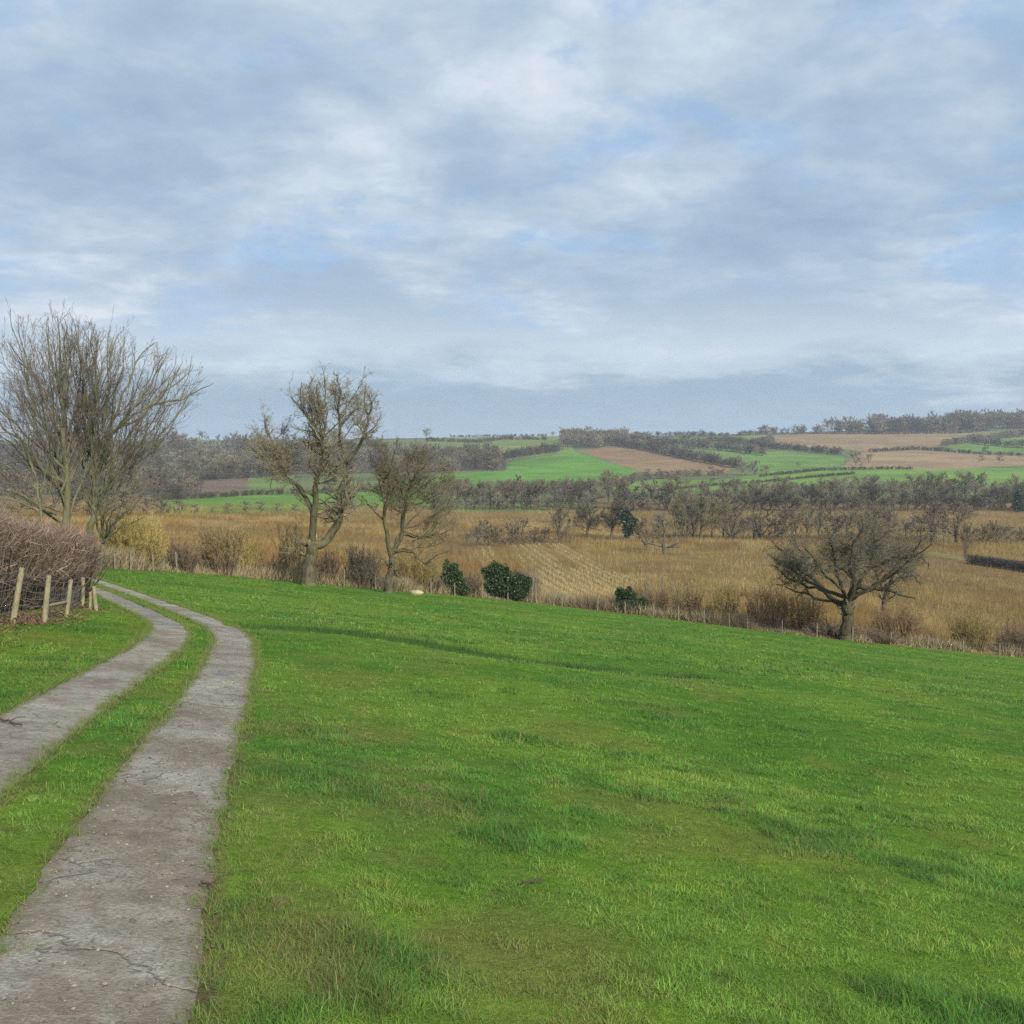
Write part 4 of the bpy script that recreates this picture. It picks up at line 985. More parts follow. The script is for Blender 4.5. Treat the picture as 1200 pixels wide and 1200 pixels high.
def leaf_bush(name, label, u, v, blobs, seed, Y=None, c1=(.018, .036, .012), c2=(.06, .10, .032), n=9000, leaf=.10, back=1.2, cat='bush'):
    """blobs: (du, dv, ru, rv) in photo pixels about the foot."""
    rng = np.random.default_rng(seed); s, _ = ray(u, v); Yb = float(edgeY(s)) + back if Y is None else Y
    base = np.array([s * Yb, Yb, float(ground(s * Yb, Yb))]); k = Yb / F; g = Geo()
    nb = []
    for du, dv, ru, rv in blobs:
        nb.append((du, dv, ru * .78, rv * .78))
        for q in range(7):
            a = rng.uniform(-.5, 3.64); e = rng.uniform(.55, .95); f = rng.uniform(.25, .45); nb.append((du + math.cos(a) * ru * e, dv - math.sin(a) * rv * e, ru * f, rv * f * 1.2))
    blobs = nb; tot = sum(b[2] * b[3] for b in blobs)
    for du, dv, ru, rv in blobs:
        m = int(n * ru * rv / tot); d = nrm(rng.normal(size=(m, 3)))
        lump = .45 + .95 * fbm(d[:, 0] * 3.6 + du, d[:, 2] * 3.6 + d[:, 1] * 2.6, seed, 3)
        r = lump * rng.uniform(.3, 1.12, m) ** .6
        B = d * r[:, None] * np.array([ru, ru * .9, rv]) * k + np.array([du, 0, -dv]) * k
        D = nrm(d * .8 + rng.normal(size=(m, 3)) * .7 + [0, 0, .25])
        ok = B[:, 2] > 0; B, D = B[ok], D[ok]; m = len(B)
        blades(g, B, D, rng.uniform(.7, 1.4, m) * leaf * 1.5, rng.uniform(.7, 1.3, m) * leaf * .8, tcol(rng, m, c1, c2), tipw=.2, bend=.15, rng=rng)
    S = np.zeros((8, 3)); S[:, 0] = rng.uniform(-.4, .4, 8) * blobs[0][2] * k; S[:, 2] = -.1
    P, R = grow(rng, S, nrm(rng.normal(size=(8, 3)) * .25 + [0, 0, 1]), np.full(8, -blobs[0][1] * k * 1.1 + .1), np.full(8, .05), 5, .1, .05); tubes(g, P, R, 5, np.array([.06, .05, .03]))
    return tag(add_obj(name, g.mesh(name), [M_LEAF], None, base), label, cat)
leaf_bush('holly_bush', 'small dark green conical holly, left one of the two at the fence', 526, 699, [(0, -12, 14, 15), (1, -25, 9, 12), (12, -8, 14, 9)], 91)
leaf_bush('holly_bush', 'larger wide dark green holly, right one of the two at the fence', 587, 706, [(-6, -18, 20, 22), (8, -16, 22, 18), (-12, -30, 10, 10), (22, -8, 13, 10)], 92, n=15000)
leaf_bush('holly_bush', 'low dark green holly half way along the fence, alone among pale shrubs', 737, 724, [(0, -10, 18, 14), (-4, -20, 11, 10), (12, -6, 12, 8)], 93, n=8000)
stem_bush('suckers', 'grey-green twiggy suckers crowding the left of the pollard trunk', 'bush', 342, 684, 46, 74, (.15, .145, .075), (.27, .25, .14), 94, stems=45, back=.6, spread=.5, rad=.016)

# pale boulder by the second tree
import bmesh
bm = bmesh.new(); bmesh.ops.create_icosphere(bm, subdivisions=3, radius=1)
for q in bm.verts:
    q.co = Vector((q.co.x * .42, q.co.y * .3, q.co.z * .24)) * (1 + .22 * (float(fbm(q.co.x * 2.1 + 5, q.co.y * 2.1 + q.co.z * 3, 4, 3)) - .5) * 2)
me = bpy.data.meshes.new('boulder'); bm.to_mesh(me); bm.free()
m, nt = new_mat('pale_stone'); tc = nd(nt, 'ShaderNodeTexCoord'); q = noise(nt, tc.outputs['Object'], 5, 5, .7)
finish(nt, ramp(nt, q, [(.3, (.24, .18, .10)), (.7, (.50, .42, .29))]), .9, .1, q, .05, .6)
p = gpt(489, 696.5); o = add_obj('boulder', me, [m], None, p + [0, -.4, .12]); tag(o, 'pale sandy boulder lying at the field edge beside the second tree', 'boulder')

# fallen sticks
def stick(label, pts, r, name='stick'):
    P = np.array([list(plane_pt(*q)) for q in pts]); z = ground(P[:, 0], P[:, 1]) + .03 + r; Q = np.column_stack([P, z]); b = Q[0].copy(); Q -= b
    p = smooth_line(Q, 10); p[1:-1] += RNG.normal(size=(8, 3)) * r * .8; g = Geo(); tubes(g, p[None], (r * np.linspace(1, .5, 10))[None], 6, np.array([.07, .05, .035]), cap=True)
    side = Q[-1] * .55; e = side + np.array([.10, .07, .02]); tubes(g, np.stack([side, (side + e) / 2 + [0, 0, .015], e])[None], np.array([[r * .5, r * .4, r * .25]]), 5, np.array([.07, .05, .035]))
    tag(add_obj(name, g.mesh(name), [M_TWIG], None, b), label, 'stick')
stick('dark fallen branch lying across the left concrete strip', [(-8, 846), (8, 849), (26, 856)], .010)
stick('thin dark twig at the right edge of the near concrete strip', [(237, 1042), (250, 1049)], .007)
stick('pale straw-like twig lying in the grass right of the bare patch', [(612, 1035), (640, 1033)], .006)

# ------------------------------------------------------------------ valley and hill trees
def proto_tree(seed, h, w, c1, c2, kind='round', tw=.05, dense=1.0, trunk=.35):
    rng = np.random.default_rng(seed); gt, gc = Geo(), Geo(); c1 = np.array(c1) * np.array([.76, .77, .70]); c2 = np.array(c2) * np.array([.76, .77, .70])
    ht = h * {'round': .20, 'tall': .16, 'bush': .06, 'lean': .25}[kind]
    ln = .35 if kind == 'lean' else .05
    q = np.array([[0, 0, -.4], [rng.normal() * .1, 0, ht * .5], [ln * ht + rng.normal() * .2, rng.normal() * .2, ht], [ln * h * .6, rng.normal() * .4, h * .55], [ln * h * .7 + rng.normal() * .4, rng.normal() * .4, h * .85]])
    P = smooth_line(q, 14)[None]; R = (trunk * np.linspace(1, .12, 14) ** 1.0)[None]
    tubes(gt, P, R, 7)
    env = [(np.array([ln * h * .5, 0, h * .52]), np.array([w * .5, w * .5, h * .5]))] if kind != 'bush' else [(np.array([0, 0, h * .38]), np.array([w * .5, w * .5, h * .62]))]
    up = .12 if kind == 'tall' else .06
    S, D, L, r0 = spawn(rng, P, R, int(19 * dense), .12 if kind != 'bush' else .03, .98, .95 if kind != 'tall' else .65, .25, .75, .55, env, taper=.3)
    P1, R1 = grow(rng, S, D, L, np.maximum(r0, .05), 7, .14, up, .3); tubes(gt, P1, R1, 4)
    S, D, L, r0 = spawn(rng, P1, R1, int(9 * dense), .2, 1, .75, .25, .55, .55, env)
    P2, R2 = grow(rng, S, D, L, np.clip(r0, tw * .7, .1), 4, .15, up, .4); tubes(gc, P2, R2, 3, tcol(rng, len(P2), c1, c2) * .85)
    S, D, L, r0 = spawn(rng, P2, R2, int(7 * dense), .1, 1, .75, .3, .7, .6, env)
    L = np.maximum(L, h * .05); D3 = nrm(D + [0, 0, up * 3])
    blades(gc, S, D3, L * 1.15, np.full(len(S), tw) * rng.uniform(.6, 1.2, len(S)), tcol(rng, len(S), c1, c2), tipw=.4, bend=.15, rng=rng)
    return gt, gc
PR = {}
def proto(key, **kw):
    gt, gc = proto_tree(**kw); n = len(PR)
    j = Geo(); j.merge(gt, cm=np.array([.09, .075, .05])); j.merge(gc)
    PR[key] = (gt.mesh('tree_trunk'), gc.mesh('tree_crown'), j, j.mesh('tree'), kw['h'], kw['w'])
    PR[key][0].materials.append(M_BARK_FAR); PR[key][1].materials.append(M_TWIG); PR[key][3].materials.append(M_FAR)
G1, G2 = (.15, .128, .092), (.26, .225, .17); D1, D2 = (.075, .064, .046), (.155, .132, .095); B1, B2 = (.145, .118, .085), (.245, .20, .148); O1, O2 = (.16, .148, .08), (.26, .235, .13)
proto('round', seed=101, h=10, w=10, c1=G1, c2=G2, kind='round', tw=.07, dense=1.15)
proto('round_b', seed=102, h=10, w=11, c1=B1, c2=B2, kind='round', tw=.07, dense=1.15)
proto('tall', seed=103, h=11, w=7, c1=G1, c2=G2, kind='tall', trunk=.25, tw=.06, dense=1.2)
proto('tall_b', seed=104, h=11, w=8, c1=O1, c2=O2, kind='tall', trunk=.25, tw=.06, dense=1.2)
proto('dark', seed=105, h=9, w=10, c1=D1, c2=D2, kind='round', dense=1.25, tw=.07)
proto('lean', seed=106, h=9, w=9, c1=G1, c2=G2, kind='lean', trunk=.4)
proto('scrub', seed=107, h=5, w=8, c1=D1, c2=D2, kind='bush', dense=1.1, trunk=.12)
proto('scrub_b', seed=108, h=5, w=8, c1=B1, c2=B2, kind='bush', dense=1.1, trunk=.12)
proto('pale', seed=109, h=9, w=9, c1=(.17, .155, .125), c2=(.26, .24, .20), kind='round', trunk=.45)
proto('far_grey', seed=121, h=9, w=10.5, c1=G1, c2=G2, kind='bush', tw=.19, dense=.85, trunk=.2)
proto('far_dark', seed=122, h=9, w=11, c1=D1, c2=D2, kind='bush', tw=.19, dense=.85, trunk=.2)
proto('far_brown', seed=123, h=9, w=10, c1=B1, c2=B2, kind='bush', tw=.19, dense=.85, trunk=.2)
proto('far_tall', seed=124, h=10, w=8, c1=G1, c2=B2, kind='tall', tw=.18, dense=.85, trunk=.2)
FARK = {'round': 'far_grey', 'dark': 'far_dark', 'round_b': 'far_brown', 'scrub': 'far_dark', 'scrub_b': 'far_brown', 'tall': 'far_tall'}
USED = {}
def place(key, name, label, u, v, hpx, cat='tree', group=None, wk=1.0, parts=False, lo=120., rot=None):
    if key == 'scrub': key = random.choice(['far_dark', 'far_dark', 'far_grey'])
    if key == 'scrub_b': key = 'far_brown'
    p = gpt(u, v, lo); h = hpx / F * p[1]; me = PR[key]; k = h / me[4]
    if parts:
        o = empty(name, p); add_obj('trunk', me[0], (), o); add_obj('crown', me[1], (), o)
    else:
        o = add_obj(name, me[3], (), None, p)
    o.scale = (k * wk, k * wk, k); o.rotation_euler = (0, 0, random.uniform(0, 6.28) if rot is None else rot)
    return tag(o, label, cat, group)
random.seed(5)
# line of scrub and trees through the middle of the valley
GM = 'scrub in the line across the middle of the valley'
for u, v, h in [(560, 641, 24), (572, 640, 26), (585, 640, 28), (598, 639, 26), (612, 638, 26), (626, 637, 28), (640, 636, 26), (548, 641, 22), (664, 635, 26)]:
    place(random.choice(['scrub', 'scrub_b', 'round', 'tall']), 'scrub_bush', 'bare scrub in the line left of the ivy-clad tree, behind the striped willow', u, v, h * random.uniform(.6, 1.25), 'bush', GM, random.uniform(.9, 1.4))
place('tall', 'bare_tree', 'thin straight bare tree rising from the low dark scrub above the pale stripes', 655, 637, 46, parts=True)
place('dark', 'bare_tree', 'dark rounded bare tree left of the ivy-clad one in mid valley', 690, 633, 40, parts=True, wk=1.1)
place('dark', 'bare_tree', 'dark tree with a twisted bough just left of the ivy-clad trunk', 716, 633, 46, parts=True)
place('pale', 'dead_tree', 'pale twisted half-dead tree standing forward in the willow crop', 779, 650, 48, parts=True, wk=1.05)
place('scrub_b', 'scrub_bush', 'scrubby bush at the left foot of the pale half-dead tree', 758, 645, 26, 'bush')
place('scrub', 'scrub_bush', 'dark scrub between the ivy-clad tree and the pale half-dead tree', 750, 634, 28, 'bush')
GT = 'tall willows in mid valley'
for u, v, h in [(792, 633, 48), (806, 633, 54), (820, 633, 52), (834, 632, 50), (848, 632, 46), (812, 632, 44), (800, 632, 40), (860, 632, 42)]:
    place(random.choice(['tall', 'tall_b']), 'bare_willow', 'tall greyish bare willow in the dense clump right of the pale half-dead tree', u, v, h, 'tree', GT, parts=True)
place('lean', 'leaning_tree', 'dark leaning forked trunk at the right end of the tall willow clump', 855, 634, 34, parts=True, rot=.2)
place('lean', 'leaning_tree', 'leaning bare tree with forked limbs left of the spreading oak crown', 893, 634, 40, parts=True, rot=2.6)
GS = 'scrub behind the spreading oak'
for u, v, h in [(872, 634, 28), (884, 633, 30), (905, 634, 34), (918, 633, 36), (932, 633, 38), (946, 633, 40), (960, 633, 36), (976, 633, 36), (992, 633, 34), (1008, 633, 38), (1024, 633, 40), (1040, 634, 36)]:
    place(random.choice(['round_b', 'tall', 'round', 'scrub']), 'bare_tree', 'grey-brown tree in the row behind the top of the spreading oak', u, v, h, 'tree', GS, parts=True)
place('round', 'bare_tree', 'big rounded bare tree behind the right end of the spreading oak', 1092, 636, 48, parts=True, wk=1.2)
place('round_b', 'bare_tree', 'brownish round bare tree beside the big rounded one at right', 1120, 637, 48, parts=True)
for u, v, h in [(1062, 636, 30), (1076, 637, 26), (1106, 638, 28), (1135, 639, 26)]:
    place('scrub', 'scrub_bush', 'dark scrub under the big rounded trees at the right', u, v, h, 'bush', 'scrub under the rounded trees')
for u, v, h in [(1152, 637, 22), (1166, 637, 27), (1180, 637, 24), (1195, 636, 18), (1210, 636, 18)]:
    place('scrub', 'scrub_bush', 'dark grey-green scrub in the low row at the right edge of the valley', u, v, h, 'bush', 'scrub row at right')
place('tall', 'dead_stub', 'short dark ivy-choked tree at the left end of the low dark bank', 1131, 658, 26, 'tree', parts=True, wk=.5)
leaf_bush('ivy_tree', 'dark evergreen ivy-clad tree in the middle of the valley line', 735, 634, [(0, -10, 5, 10), (1, -22, 9, 9), (-4, -30, 7, 7)], 95, Y=float(gpt(735, 634, 120)[1]), n=2600, leaf=.32, c1=(.022, .035, .018), c2=(.06, .085, .04), cat='tree')
# left side scrub at the far edge of the brown crop
for i, (u, h) in enumerate([(130, 32), (150, 30), (172, 28), (190, 26), (210, 24), (228, 22), (250, 20), (268, 22), (288, 24), (306, 22), (326, 20), (346, 22), (366, 22), (390, 20), (415, 22), (440, 20), (470, 22), (20, 40), (50, 38), (80, 36), (105, 34), (-10, 40)]):
    place(random.choice(['scrub_b', 'scrub_b', 'scrub']), 'hedgerow_tree', 'bare scrubby tree in the row below the bright green strip at left', u, 605 - (u - 130) * .02, h * (.55 if u > 225 else 1) * random.uniform(.7, 1.2), 'tree', 'row below the green strip', 1.2)
# valley-bottom belt
GB = 'belt of trees along the far side of the valley floor'
belt = []
for u in np.arange(508, 700, 9.5):
    belt.append((u, 597 + random.uniform(-2, 1.5), random.uniform(17, 37), random.choice(['dark', 'scrub', 'round', 'tall', 'scrub_b', 'round_b'])))
for u in np.arange(530, 700, 15): belt.append((u, 589, random.uniform(22, 30), random.choice(['dark', 'round', 'round_b'])))
for u in np.arange(512, 705, 13): belt.append((u, 597.5, random.uniform(13, 18), 'scrub'))
for x in belt: place(x[3], 'bare_tree', 'dark bare tree in the belt below the bright green hill field', x[0], x[1], x[2], 'tree', GB, 1.1)
place('round_b', 'bare_tree', 'large round brown tree topping the belt right of the green hill field', 713, 591, 39, wk=.95)
for u in np.arange(722, 900, 10): place(random.choice(['round', 'tall', 'tall_b', 'round_b', 'scrub']), 'bare_tree', 'pale grey bare tree in the belt below the brown hill field', u, 597 + random.uniform(-2, 2), random.uniform(18, 40), 'tree', 'belt below the brown hill field', 1.1)
for u in np.arange(865, 1235, 9.5): place(random.choice(['dark', 'dark', 'round', 'scrub']), 'bare_tree', 'dark bare tree in the front row of the right-hand valley belt', u, 598 + random.uniform(-2, 1.5), random.uniform(16, 32), 'tree', 'right-hand belt, front row', 1.1)
for u in np.arange(890, 1240, 12): place(random.choice(['round', 'round', 'tall', 'tall_b', 'round_b']), 'bare_tree', 'pale bare tree rising behind the dark front row of the right-hand belt', u, 588 + random.uniform(-2, 2), random.uniform(18, 36), 'tree', 'right-hand belt, back row', 1.15)
for u in np.arange(725, 1230, 14): place('scrub', 'scrub_bush', 'dark understorey scrub along the foot of the right-hand belt', u, 598.5, random.uniform(13, 18), 'bush', 'understorey of the right-hand belt', 1.15)
p = gpt(1192, 600, 120)
leaf_bush('conifer', 'single dark narrow conifer at the right end of the valley belt', 1192, 600, [(0, -4, 6, 6), (0, -11, 4.6, 6), (0, -17, 3.2, 5), (0, -22, 1.8, 5)], 96, Y=float(p[1]), n=2400, leaf=.4, c1=(.02, .035, .022), c2=(.045, .07, .04), cat='tree')
# trees standing apart on the hill
for key, u, v, h, lab in [('round_b', 759, 562, 13, 'first of the round trees under the brown hill field'), ('dark', 774, 561, 12, 'second round tree under the brown hill field, darker'), ('round_b', 788, 561, 10, 'third small round tree under the brown hill field'),
        ('round_b', 833, 558, 12, 'round tree at the right end of the brown hill field'), ('round', 870, 557, 18, 'large grey clump tree left of the mid green field'), ('round_b', 884, 557, 17, 'large brownish clump tree beside the mid green field'),
        ('round', 897, 556, 12, 'smaller grey clump tree at the edge of the mid green field'), ('dark', 835, 568, 9, 'small dark evergreen tree in the green strip'), ('round', 935, 547, 6, 'lone small tree in the mid green field'),
        ('dark', 822, 513, 10, 'dark lone tree on the skyline at centre right'), ('round', 1003, 545, 17, 'grey tree clump at the corner of the brown fields'), ('round', 1018, 542, 11, 'low grey tree right of the clump between the brown fields'), ('dark', 1155, 531, 9, 'dark tree in the hedge of the upper right green field'),
        ('round_b', 1172, 542, 10, 'brown tree below the upper right green field'), ('round_b', 1150, 542, 9, 'small brown tree left of its like, below the upper right green field'), ('round', 500, 513, 12, 'lone skyline tree left of the upper green field'),
        ('scrub', 528, 511.5, 4, 'low dark skyline bush on the upper green field'), ('round', 237, 518, 14, 'broad round tree on the left skyline between the two near trees'), ('dark', 217, 518, 10, 'dark tree on the left skyline beside the broad round one'), ('scrub', 256, 517, 8, 'low tree right of the broad round one on the left skyline'),
        ('round', 265, 517, 7, 'tiny skyline tree left of the pollard limb tip'), ('dark', 345, 516, 9, 'skyline tree behind the pollard crown'), ('round_b', 1090, 577, 12, 'brown tree above the right-hand belt'), ('dark', 1177, 573, 9, 'dark round bush above the conifer'), ('round', 660, 511, 9, 'skyline tree at the right end of the upper green field'),
        ('round', 648, 511, 6, 'small skyline tree next to the right end of the upper green field'), ('dark', 650, 532, 7, 'end tree of the hedge on the green hill'), ('dark', 624, 533, 7, 'dark tree in the middle of the hedge on the green hill')]:
    place(FARK[key], 'hill_tree', lab, u, v, h, 'tree', None, 1.1, lo=300.)

# hedgerows and woods on the hill: many small crowns, each hedgerow one object
def row(name, label, pts, h, key, kind=None, cat=None, dens=1.0, rowsv=1, hv=.25, seed=0, w=1.0):
    rng = np.random.default_rng(seed + 500); G = [gpt(u, v, 300.) for u, v in pts]; G = np.array(G)
    d = np.r_[0, np.cumsum(np.linalg.norm(np.diff(G[:, :2], axis=0), axis=1))]
    Ym = G[:, 1].mean(); hm = h / F * Ym; n = max(3, int(d[-1] / (hm * .5) * dens)); g = Geo()
    keys = [FARK[q] for q in key]
    t = np.linspace(0, d[-1], n) + rng.normal(0, hm * .5, n)
    x = np.interp(t, d, G[:, 0]); y = np.interp(t, d, G[:, 1])
    for i in range(n):
        pk = PR[keys[rng.integers(len(keys))]]; j = pk[2]; k = h / F * y[i] / pk[4] * rng.uniform(1 - hv * 1.7, 1 + hv * 1.4)
        a = rng.uniform(0, 6.28); M = np.array([[math.cos(a), -math.sin(a), 0], [math.sin(a), math.cos(a), 0], [0, 0, 1]]) * np.array([[k * 1.25 * w], [k * 1.25 * w], [k]])
        g.merge(j, M, np.array([x[i], y[i], float(ground(x[i], y[i]))]), cm=rng.uniform(.7, 1.25))
    b = np.concatenate(g.V).mean(0); b[2] = float(ground(b[0], b[1])); g.V = [v - b for v in g.V]
    o = add_obj(name, g.mesh(name, color=True), [M_FAR], None, b)
    return tag(o, label, cat, None, kind)
for i, (pts, h, key, lab) in enumerate([
    ([(592, 538), (625, 533), (655, 529)], 9, ['dark', 'scrub'], 'dark hedgerow climbing between the two green hill fields'),
    ([(722, 522), (760, 528), (800, 537), (868, 549)], 11, ['dark', 'round', 'scrub'], 'thick blue-grey hedgerow along the top of the brown hill field'),
    ([(740, 520), (790, 524), (850, 528), (895, 534)], 10, ['round', 'round_b'], 'pale grey tree belt above the thick hedgerow of the brown hill field'),
    ([(800, 519), (850, 519), (900, 525), (985, 533)], 7, ['dark', 'scrub'], 'dark hedgerow above the mid green field at right'),
    ([(850, 524), (890, 522), (905, 519)], 8, ['round', 'round_b'], 'short grey tree row left of the large brown field'),
    ([(740, 563), (800, 559), (850, 557)], 7, ['round_b', 'scrub_b'], 'low brown hedgerow under the brown hill field'),
    ([(890, 559), (960, 552), (1060, 550), (1070, 550)], 3.5, ['scrub'], 'thin dark hedge line under the lower brown field'),
    ([(1020, 530), (1074, 527), (1150, 533), (1205, 534)], 4, ['scrub', 'dark'], 'thin dark hedge line between the upper and lower brown fields'),
    ([(1104, 523), (1150, 516), (1200, 511)], 7, ['round', 'scrub_b'], 'grey hedge along the left of the upper right green field'),
    ([(760, 577), (840, 569), (920, 563), (1000, 556)], 3, ['scrub'], 'thin hedge line through the pale green strips'),
    ([(500, 517), (560, 519), (590, 515), (640, 516)], 4, ['scrub'], 'scattered low scrub on the upper green field'),
    ([(530, 581), (600, 576), (690, 571), (740, 568)], 9, ['dark', 'scrub', 'round_b'], 'hedgerow at the foot of the bright green hill field'),
    ([(440, 577), (480, 577), (515, 578)], 6, ['scrub_b'], 'brownish scrub hedge left of the bright green hill field'),
    ([(180, 587), (240, 584), (300, 580), (380, 578), (430, 576)], 6, ['dark', 'scrub'], 'dark hedge along the top of the bright green strip at left'),
    ([(236, 563), (262, 561), (292, 560)], 5, ['dark'], 'dark hedge above the reddish field at left'),
    ([(1060, 509), (1120, 508), (1160, 505)], 3, ['scrub'], 'thin hedge at the top of the large brown field'),
    ([(742, 510), (800, 511), (850, 512), (900, 509)], 5, ['round', 'scrub', 'dark'], 'low hedgerow along the central skyline'),
    ([(893, 509), (920, 509), (965, 508)], 9, ['dark', 'round', 'scrub'], 'low tapering left end of the wood on the right-hand skyline'),
    ([(530, 512), (580, 511), (640, 511)], 2.5, ['scrub'], 'thin hedge on the skyline of the upper green field'),
    ([(1140, 520), (1180, 524), (1215, 526)], 8, ['round', 'round_b'], 'pale tree belt crossing the upper right green field')]):
    row('hedgerow', lab, pts, h, key, None, 'hedgerow', 1.1, seed=i)
def wood(label, poly, h, keys, n, seed):
    rng = np.random.default_rng(seed); g = Geo(); P = np.array(poly, float); k = 0
    while k < n:
        u = rng.uniform(P[:, 0].min(), P[:, 0].max()); v = rng.uniform(P[:, 1].min(), P[:, 1].max())
        if not inpoly(np.array([u]), np.array([v]), P)[0]: continue
        q = gpt(u, v, 350.); j = PR[FARK[keys[rng.integers(len(keys))]]]; sc = h / F * min(q[1], 1400) / j[4] * rng.uniform(.75, 1.25)
        a = rng.uniform(0, 6.28); M = np.array([[math.cos(a), -math.sin(a), 0], [math.sin(a), math.cos(a), 0], [0, 0, 1]]) * np.array([[sc * 1.15], [sc * 1.15], [sc]])
        g.merge(j[2], M, q, cm=rng.uniform(.6, 1.35) * np.array([1, rng.uniform(.93, 1.03), rng.uniform(.88, 1.05)])); k += 1
    tag(add_obj('woodland', g.mesh('woodland'), [M_FAR]), label, None, None, 'stuff')
wood('bare brown lower edge of the left hillside wood', [(185, 556), (190, 536), (345, 532), (345, 556), (288, 560), (236, 563)], 17, ['dark', 'round', 'round_b'], 90, 11)
wood('dark bare woodland on the hillside at left', [(-120, 588), (-120, 524), (200, 522), (345, 522), (420, 526), (420, 556), (345, 558), (288, 562), (236, 564), (225, 590)], 20, ['dark', 'round', 'dark', 'round_b', 'tall'], 300, 1)
wood('dark wood on the hill behind the two fence-side trees', [(400, 556), (400, 526), (500, 534), (592, 534), (592, 551), (510, 554)], 16, ['dark', 'round'], 130, 2)
wood('brown wood on the skyline above the brown field', [(660, 525), (658, 514), (730, 514), (742, 522)], 13, ['round_b', 'round', 'round'], 90, 3)
wood('long dark wood along the right-hand skyline', [(955, 509), (990, 507), (1060, 504), (1160, 499), (1300, 493), (1300, 500), (1164, 504), (1050, 509)], 17, ['dark', 'round', 'round_b', 'dark', 'scrub'], 260, 4)

# low dark bank at right in the crop
row('dark_hedge', 'low dark clipped hedge in the willow crop at the right edge', [(1136, 659), (1165, 663), (1215, 669)], 9, ['scrub'], None, 'hedge', 2.2, seed=70) if False else None
G_ = [gpt(u, v, 100.) for u, v in [(1136, 661), (1165, 665), (1200, 670), (1240, 676)]]
rg = np.random.default_rng(71); g = Geo(); N = 14000; P = np.array(G_); d = np.r_[0, np.cumsum(np.linalg.norm(np.diff(P[:, :2], axis=0), axis=1))]; t = rg.random(N) * d[-1]
B = np.stack([np.interp(t, d, P[:, 0]) + rg.normal(0, .5, N), np.interp(t, d, P[:, 1]) + rg.normal(0, .6, N), np.zeros(N)], -1); B[:, 2] = ground(B[:, 0], B[:, 1]) + rg.random(N) * 1.7
blades(g, B, nrm(rg.normal(size=(N, 3)) * .6 + [0, 0, .6]), rg.uniform(.3, .6, N), rg.uniform(.03, .07, N), tcol(rg, N, (.035, .032, .028), (.085, .075, .062)), tipw=.4, rng=rg)
b = P.mean(0).astype(np.float32); g.V = [v - b for v in g.V]
tag(add_obj('dark_hedge', g.mesh('dark_hedge'), [M_TWIG], None, b), 'low dark hedge running through the willow crop at the right edge', 'hedge')

# ------------------------------------------------------------------ sky, sun, haze, camera
SUN_EL, SUN_AZ = math.radians(32), math.radians(150)     # azimuth clockwise from +Y (view direction): behind, to the right
w = bpy.data.worlds.new('World'); SC.world = w; w.use_nodes = True; nt = w.node_tree; nt.nodes.clear()
out = nd(nt, 'ShaderNodeOutputWorld'); bg = nd(nt, 'ShaderNodeBackground'); bg.inputs['Strength'].default_value = .1
sky = nd(nt, 'ShaderNodeTexSky'); sky.sky_type = 'NISHITA'; sky.sun_disc = False; sky.sun_elevation = SUN_EL; sky.sun_rotation = SUN_AZ
tc = nd(nt, 'ShaderNodeTexCoord'); sx = nd(nt, 'ShaderNodeSeparateXYZ'); nt.links.new(tc.outputs['Generated'], sx.inputs[0])
zc = math_(nt, 'ADD', math_(nt, 'MAXIMUM', sx.outputs[2], 0.), .22)
cx = math_(nt, 'DIVIDE', sx.outputs[0], zc); cy = math_(nt, 'DIVIDE', sx.outputs[1], zc)
cv = nd(nt, 'ShaderNodeCombineXYZ'); nt.links.new(cx, cv.inputs[0]); nt.links.new(cy, cv.inputs[1]); CV = cv.outputs[0]
nL = noise(nt, CV, .85, 6, .5, .2); nM = noise(nt, CV, 2.6, 8, .58, .25)
mv = nd(nt, 'ShaderNodeMapping'); mv.inputs['Location'].default_value = (3.3, 7.1, 2.); nt.links.new(CV, mv.inputs[0])
nG = noise(nt, mv.outputs[0], 1.9, 7, .58, .3); nH = noise(nt, mv.outputs[0], 8., 6, .6, .4)
body = math_(nt, 'ADD', math_(nt, 'MULTIPLY', nL, .53), math_(nt, 'ADD', math_(nt, 'MULTIPLY', nM, .35), math_(nt, 'MULTIPLY', noise(nt, CV, 9.0, 7, .6, .3), .12)))
cloud = ramp(nt, body, [(.39, (2.6, 3.55, 4.75)), (.46, (3.15, 4.15, 5.3)), (.52, (4.05, 4.95, 5.95)), (.61, (6.2, 6.65, 7.2))])
blue = mixc(nt, (2.2, 4.0, 6.6), sky.outputs[0], .2)
gap = ramp(nt, math_(nt, 'ADD', math_(nt, 'MULTIPLY', nG, .75), math_(nt, 'MULTIPLY', nH, .25)), [(.51, (0, 0, 0)), (.60, (.55, .55, .55))])
c = mixc(nt, cloud, blue, gap)
# layered bank low over the hills: bright break, then slate-blue cloud
sl = math_(nt, 'ADD', sx.outputs[2], math_(nt, 'MULTIPLY', math_(nt, 'SUBTRACT', body, .5), .22))
low = ramp(nt, math_(nt, 'MULTIPLY', sl, 4.0), [(.0, (3.3, 4.3, 5.25)), (.10, (2.7, 3.7, 4.65)), (.18, (2.85, 3.85, 4.8)), (.26, (4.2, 5.2, 6.0)), (.34, (4.9, 5.75, 6.4)), (.46, (3.9, 4.8, 5.8))])
lf = ramp(nt, math_(nt, 'MULTIPLY', sl, 4.0), [(.16, (.85, .85, .85)), (.34, (.62, .62, .62)), (.62, (0, 0, 0))])
c = mixc(nt, c, low, lf)
hi = ramp(nt, sx.outputs[2], [(.45, (1, 1, 1)), (.85, (1.35, 1.33, 1.3))]); c = mixc(nt, c, hi, 1., 'MULTIPLY')
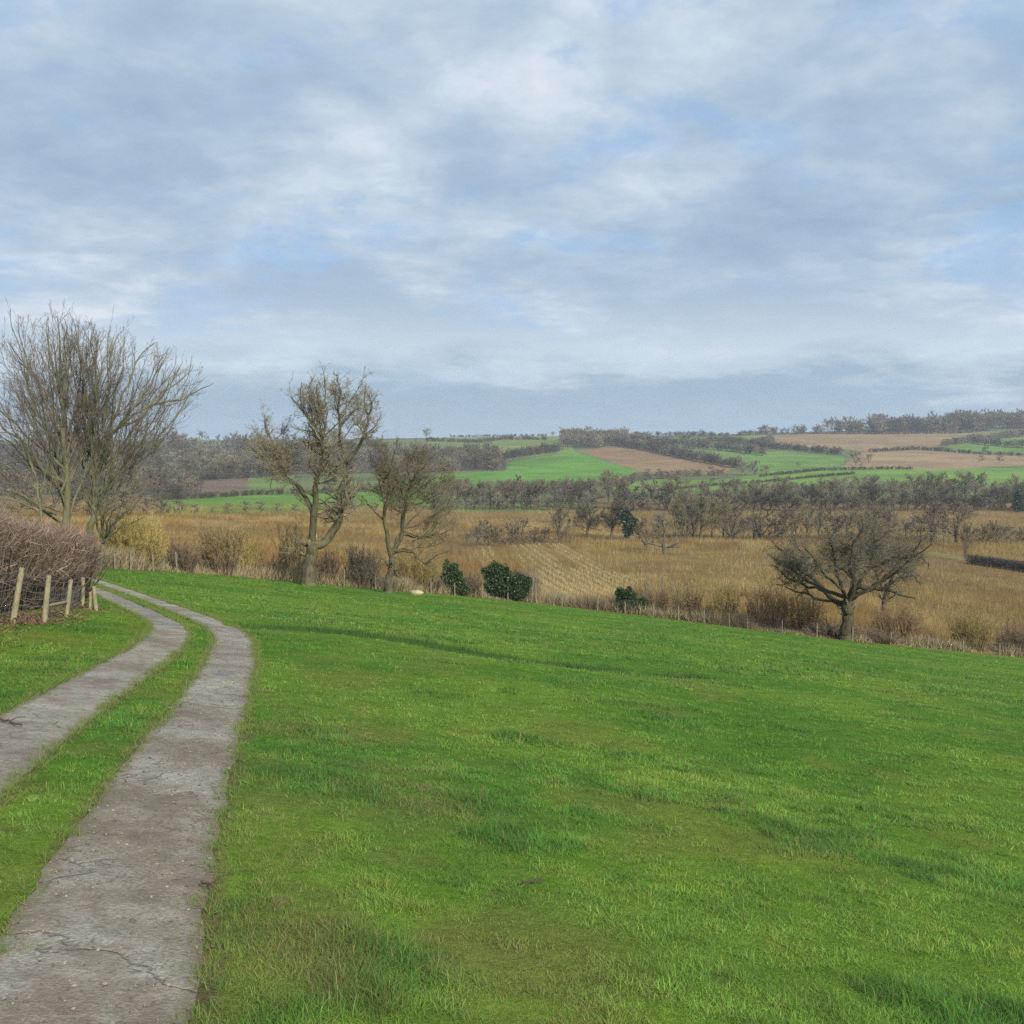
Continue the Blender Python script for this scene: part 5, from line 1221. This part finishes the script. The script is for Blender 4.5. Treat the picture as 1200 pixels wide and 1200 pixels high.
nt.links.new(c, bg.inputs[0]); nt.links.new(bg.outputs[0], out.inputs[0])
sd = bpy.data.lights.new('sun', 'SUN'); sd.energy = 4.5; sd.angle = math.radians(10); sd.color = (1, .95, .87)
so = bpy.data.objects.new('sun', sd); COL.objects.link(so)
dr = Vector((math.sin(SUN_AZ) * math.cos(SUN_EL), math.cos(SUN_AZ) * math.cos(SUN_EL), math.sin(SUN_EL)))
so.rotation_euler = (-dr).to_track_quat('-Z', 'Y').to_euler(); so.location = (0, -20, 40)

# air over the valley
zb = float(GZ.min()) - 1.0
HAZE = 0.00017
mx = 2120.
V = np.array([(x, y, z) for x in (-mx, mx) for y in (-40, 2120) for z in (zb, 60.)], float)
g = Geo(); g.add(V, [(0, 1, 3, 2), (4, 6, 7, 5), (0, 4, 5, 1), (2, 3, 7, 6), (0, 2, 6, 4), (1, 5, 7, 3)])
m, nt = new_mat('thin_air'); out = nd(nt, 'ShaderNodeOutputMaterial'); pv = nd(nt, 'ShaderNodeVolumePrincipled')
pv.inputs['Color'].default_value = (.82, .90, 1.0, 1); pv.inputs['Density'].default_value = HAZE; pv.inputs['Anisotropy'].default_value = .1
nt.links.new(pv.outputs[0], out.inputs['Volume'])
tag(add_obj('haze', g.mesh('haze', smooth=False, color=False), [m]), kind='stuff', label='thin pale blue air over the valley')

cam = bpy.data.cameras.new('camera'); cam.sensor_fit = 'HORIZONTAL'; cam.angle = 2 * math.atan(600 / F); cam.clip_end = 20000; cam.clip_start = .1
co = bpy.data.objects.new('camera', cam); COL.objects.link(co); co.location = (0, 0, EYE); co.rotation_euler = (math.pi / 2 - PITCH, 0, 0); SC.camera = co
SC.view_settings.view_transform = 'Standard'; SC.view_settings.look = 'None'; SC.view_settings.exposure = 0.35; SC.view_settings.gamma = 1
SC.cycles.use_denoising = False; SC.cycles.denoiser = 'OPENIMAGEDENOISE'
SC.cycles.max_bounces = 6; SC.cycles.volume_bounces = 0; SC.cycles.diffuse_bounces = 3; SC.cycles.transmission_bounces = 3
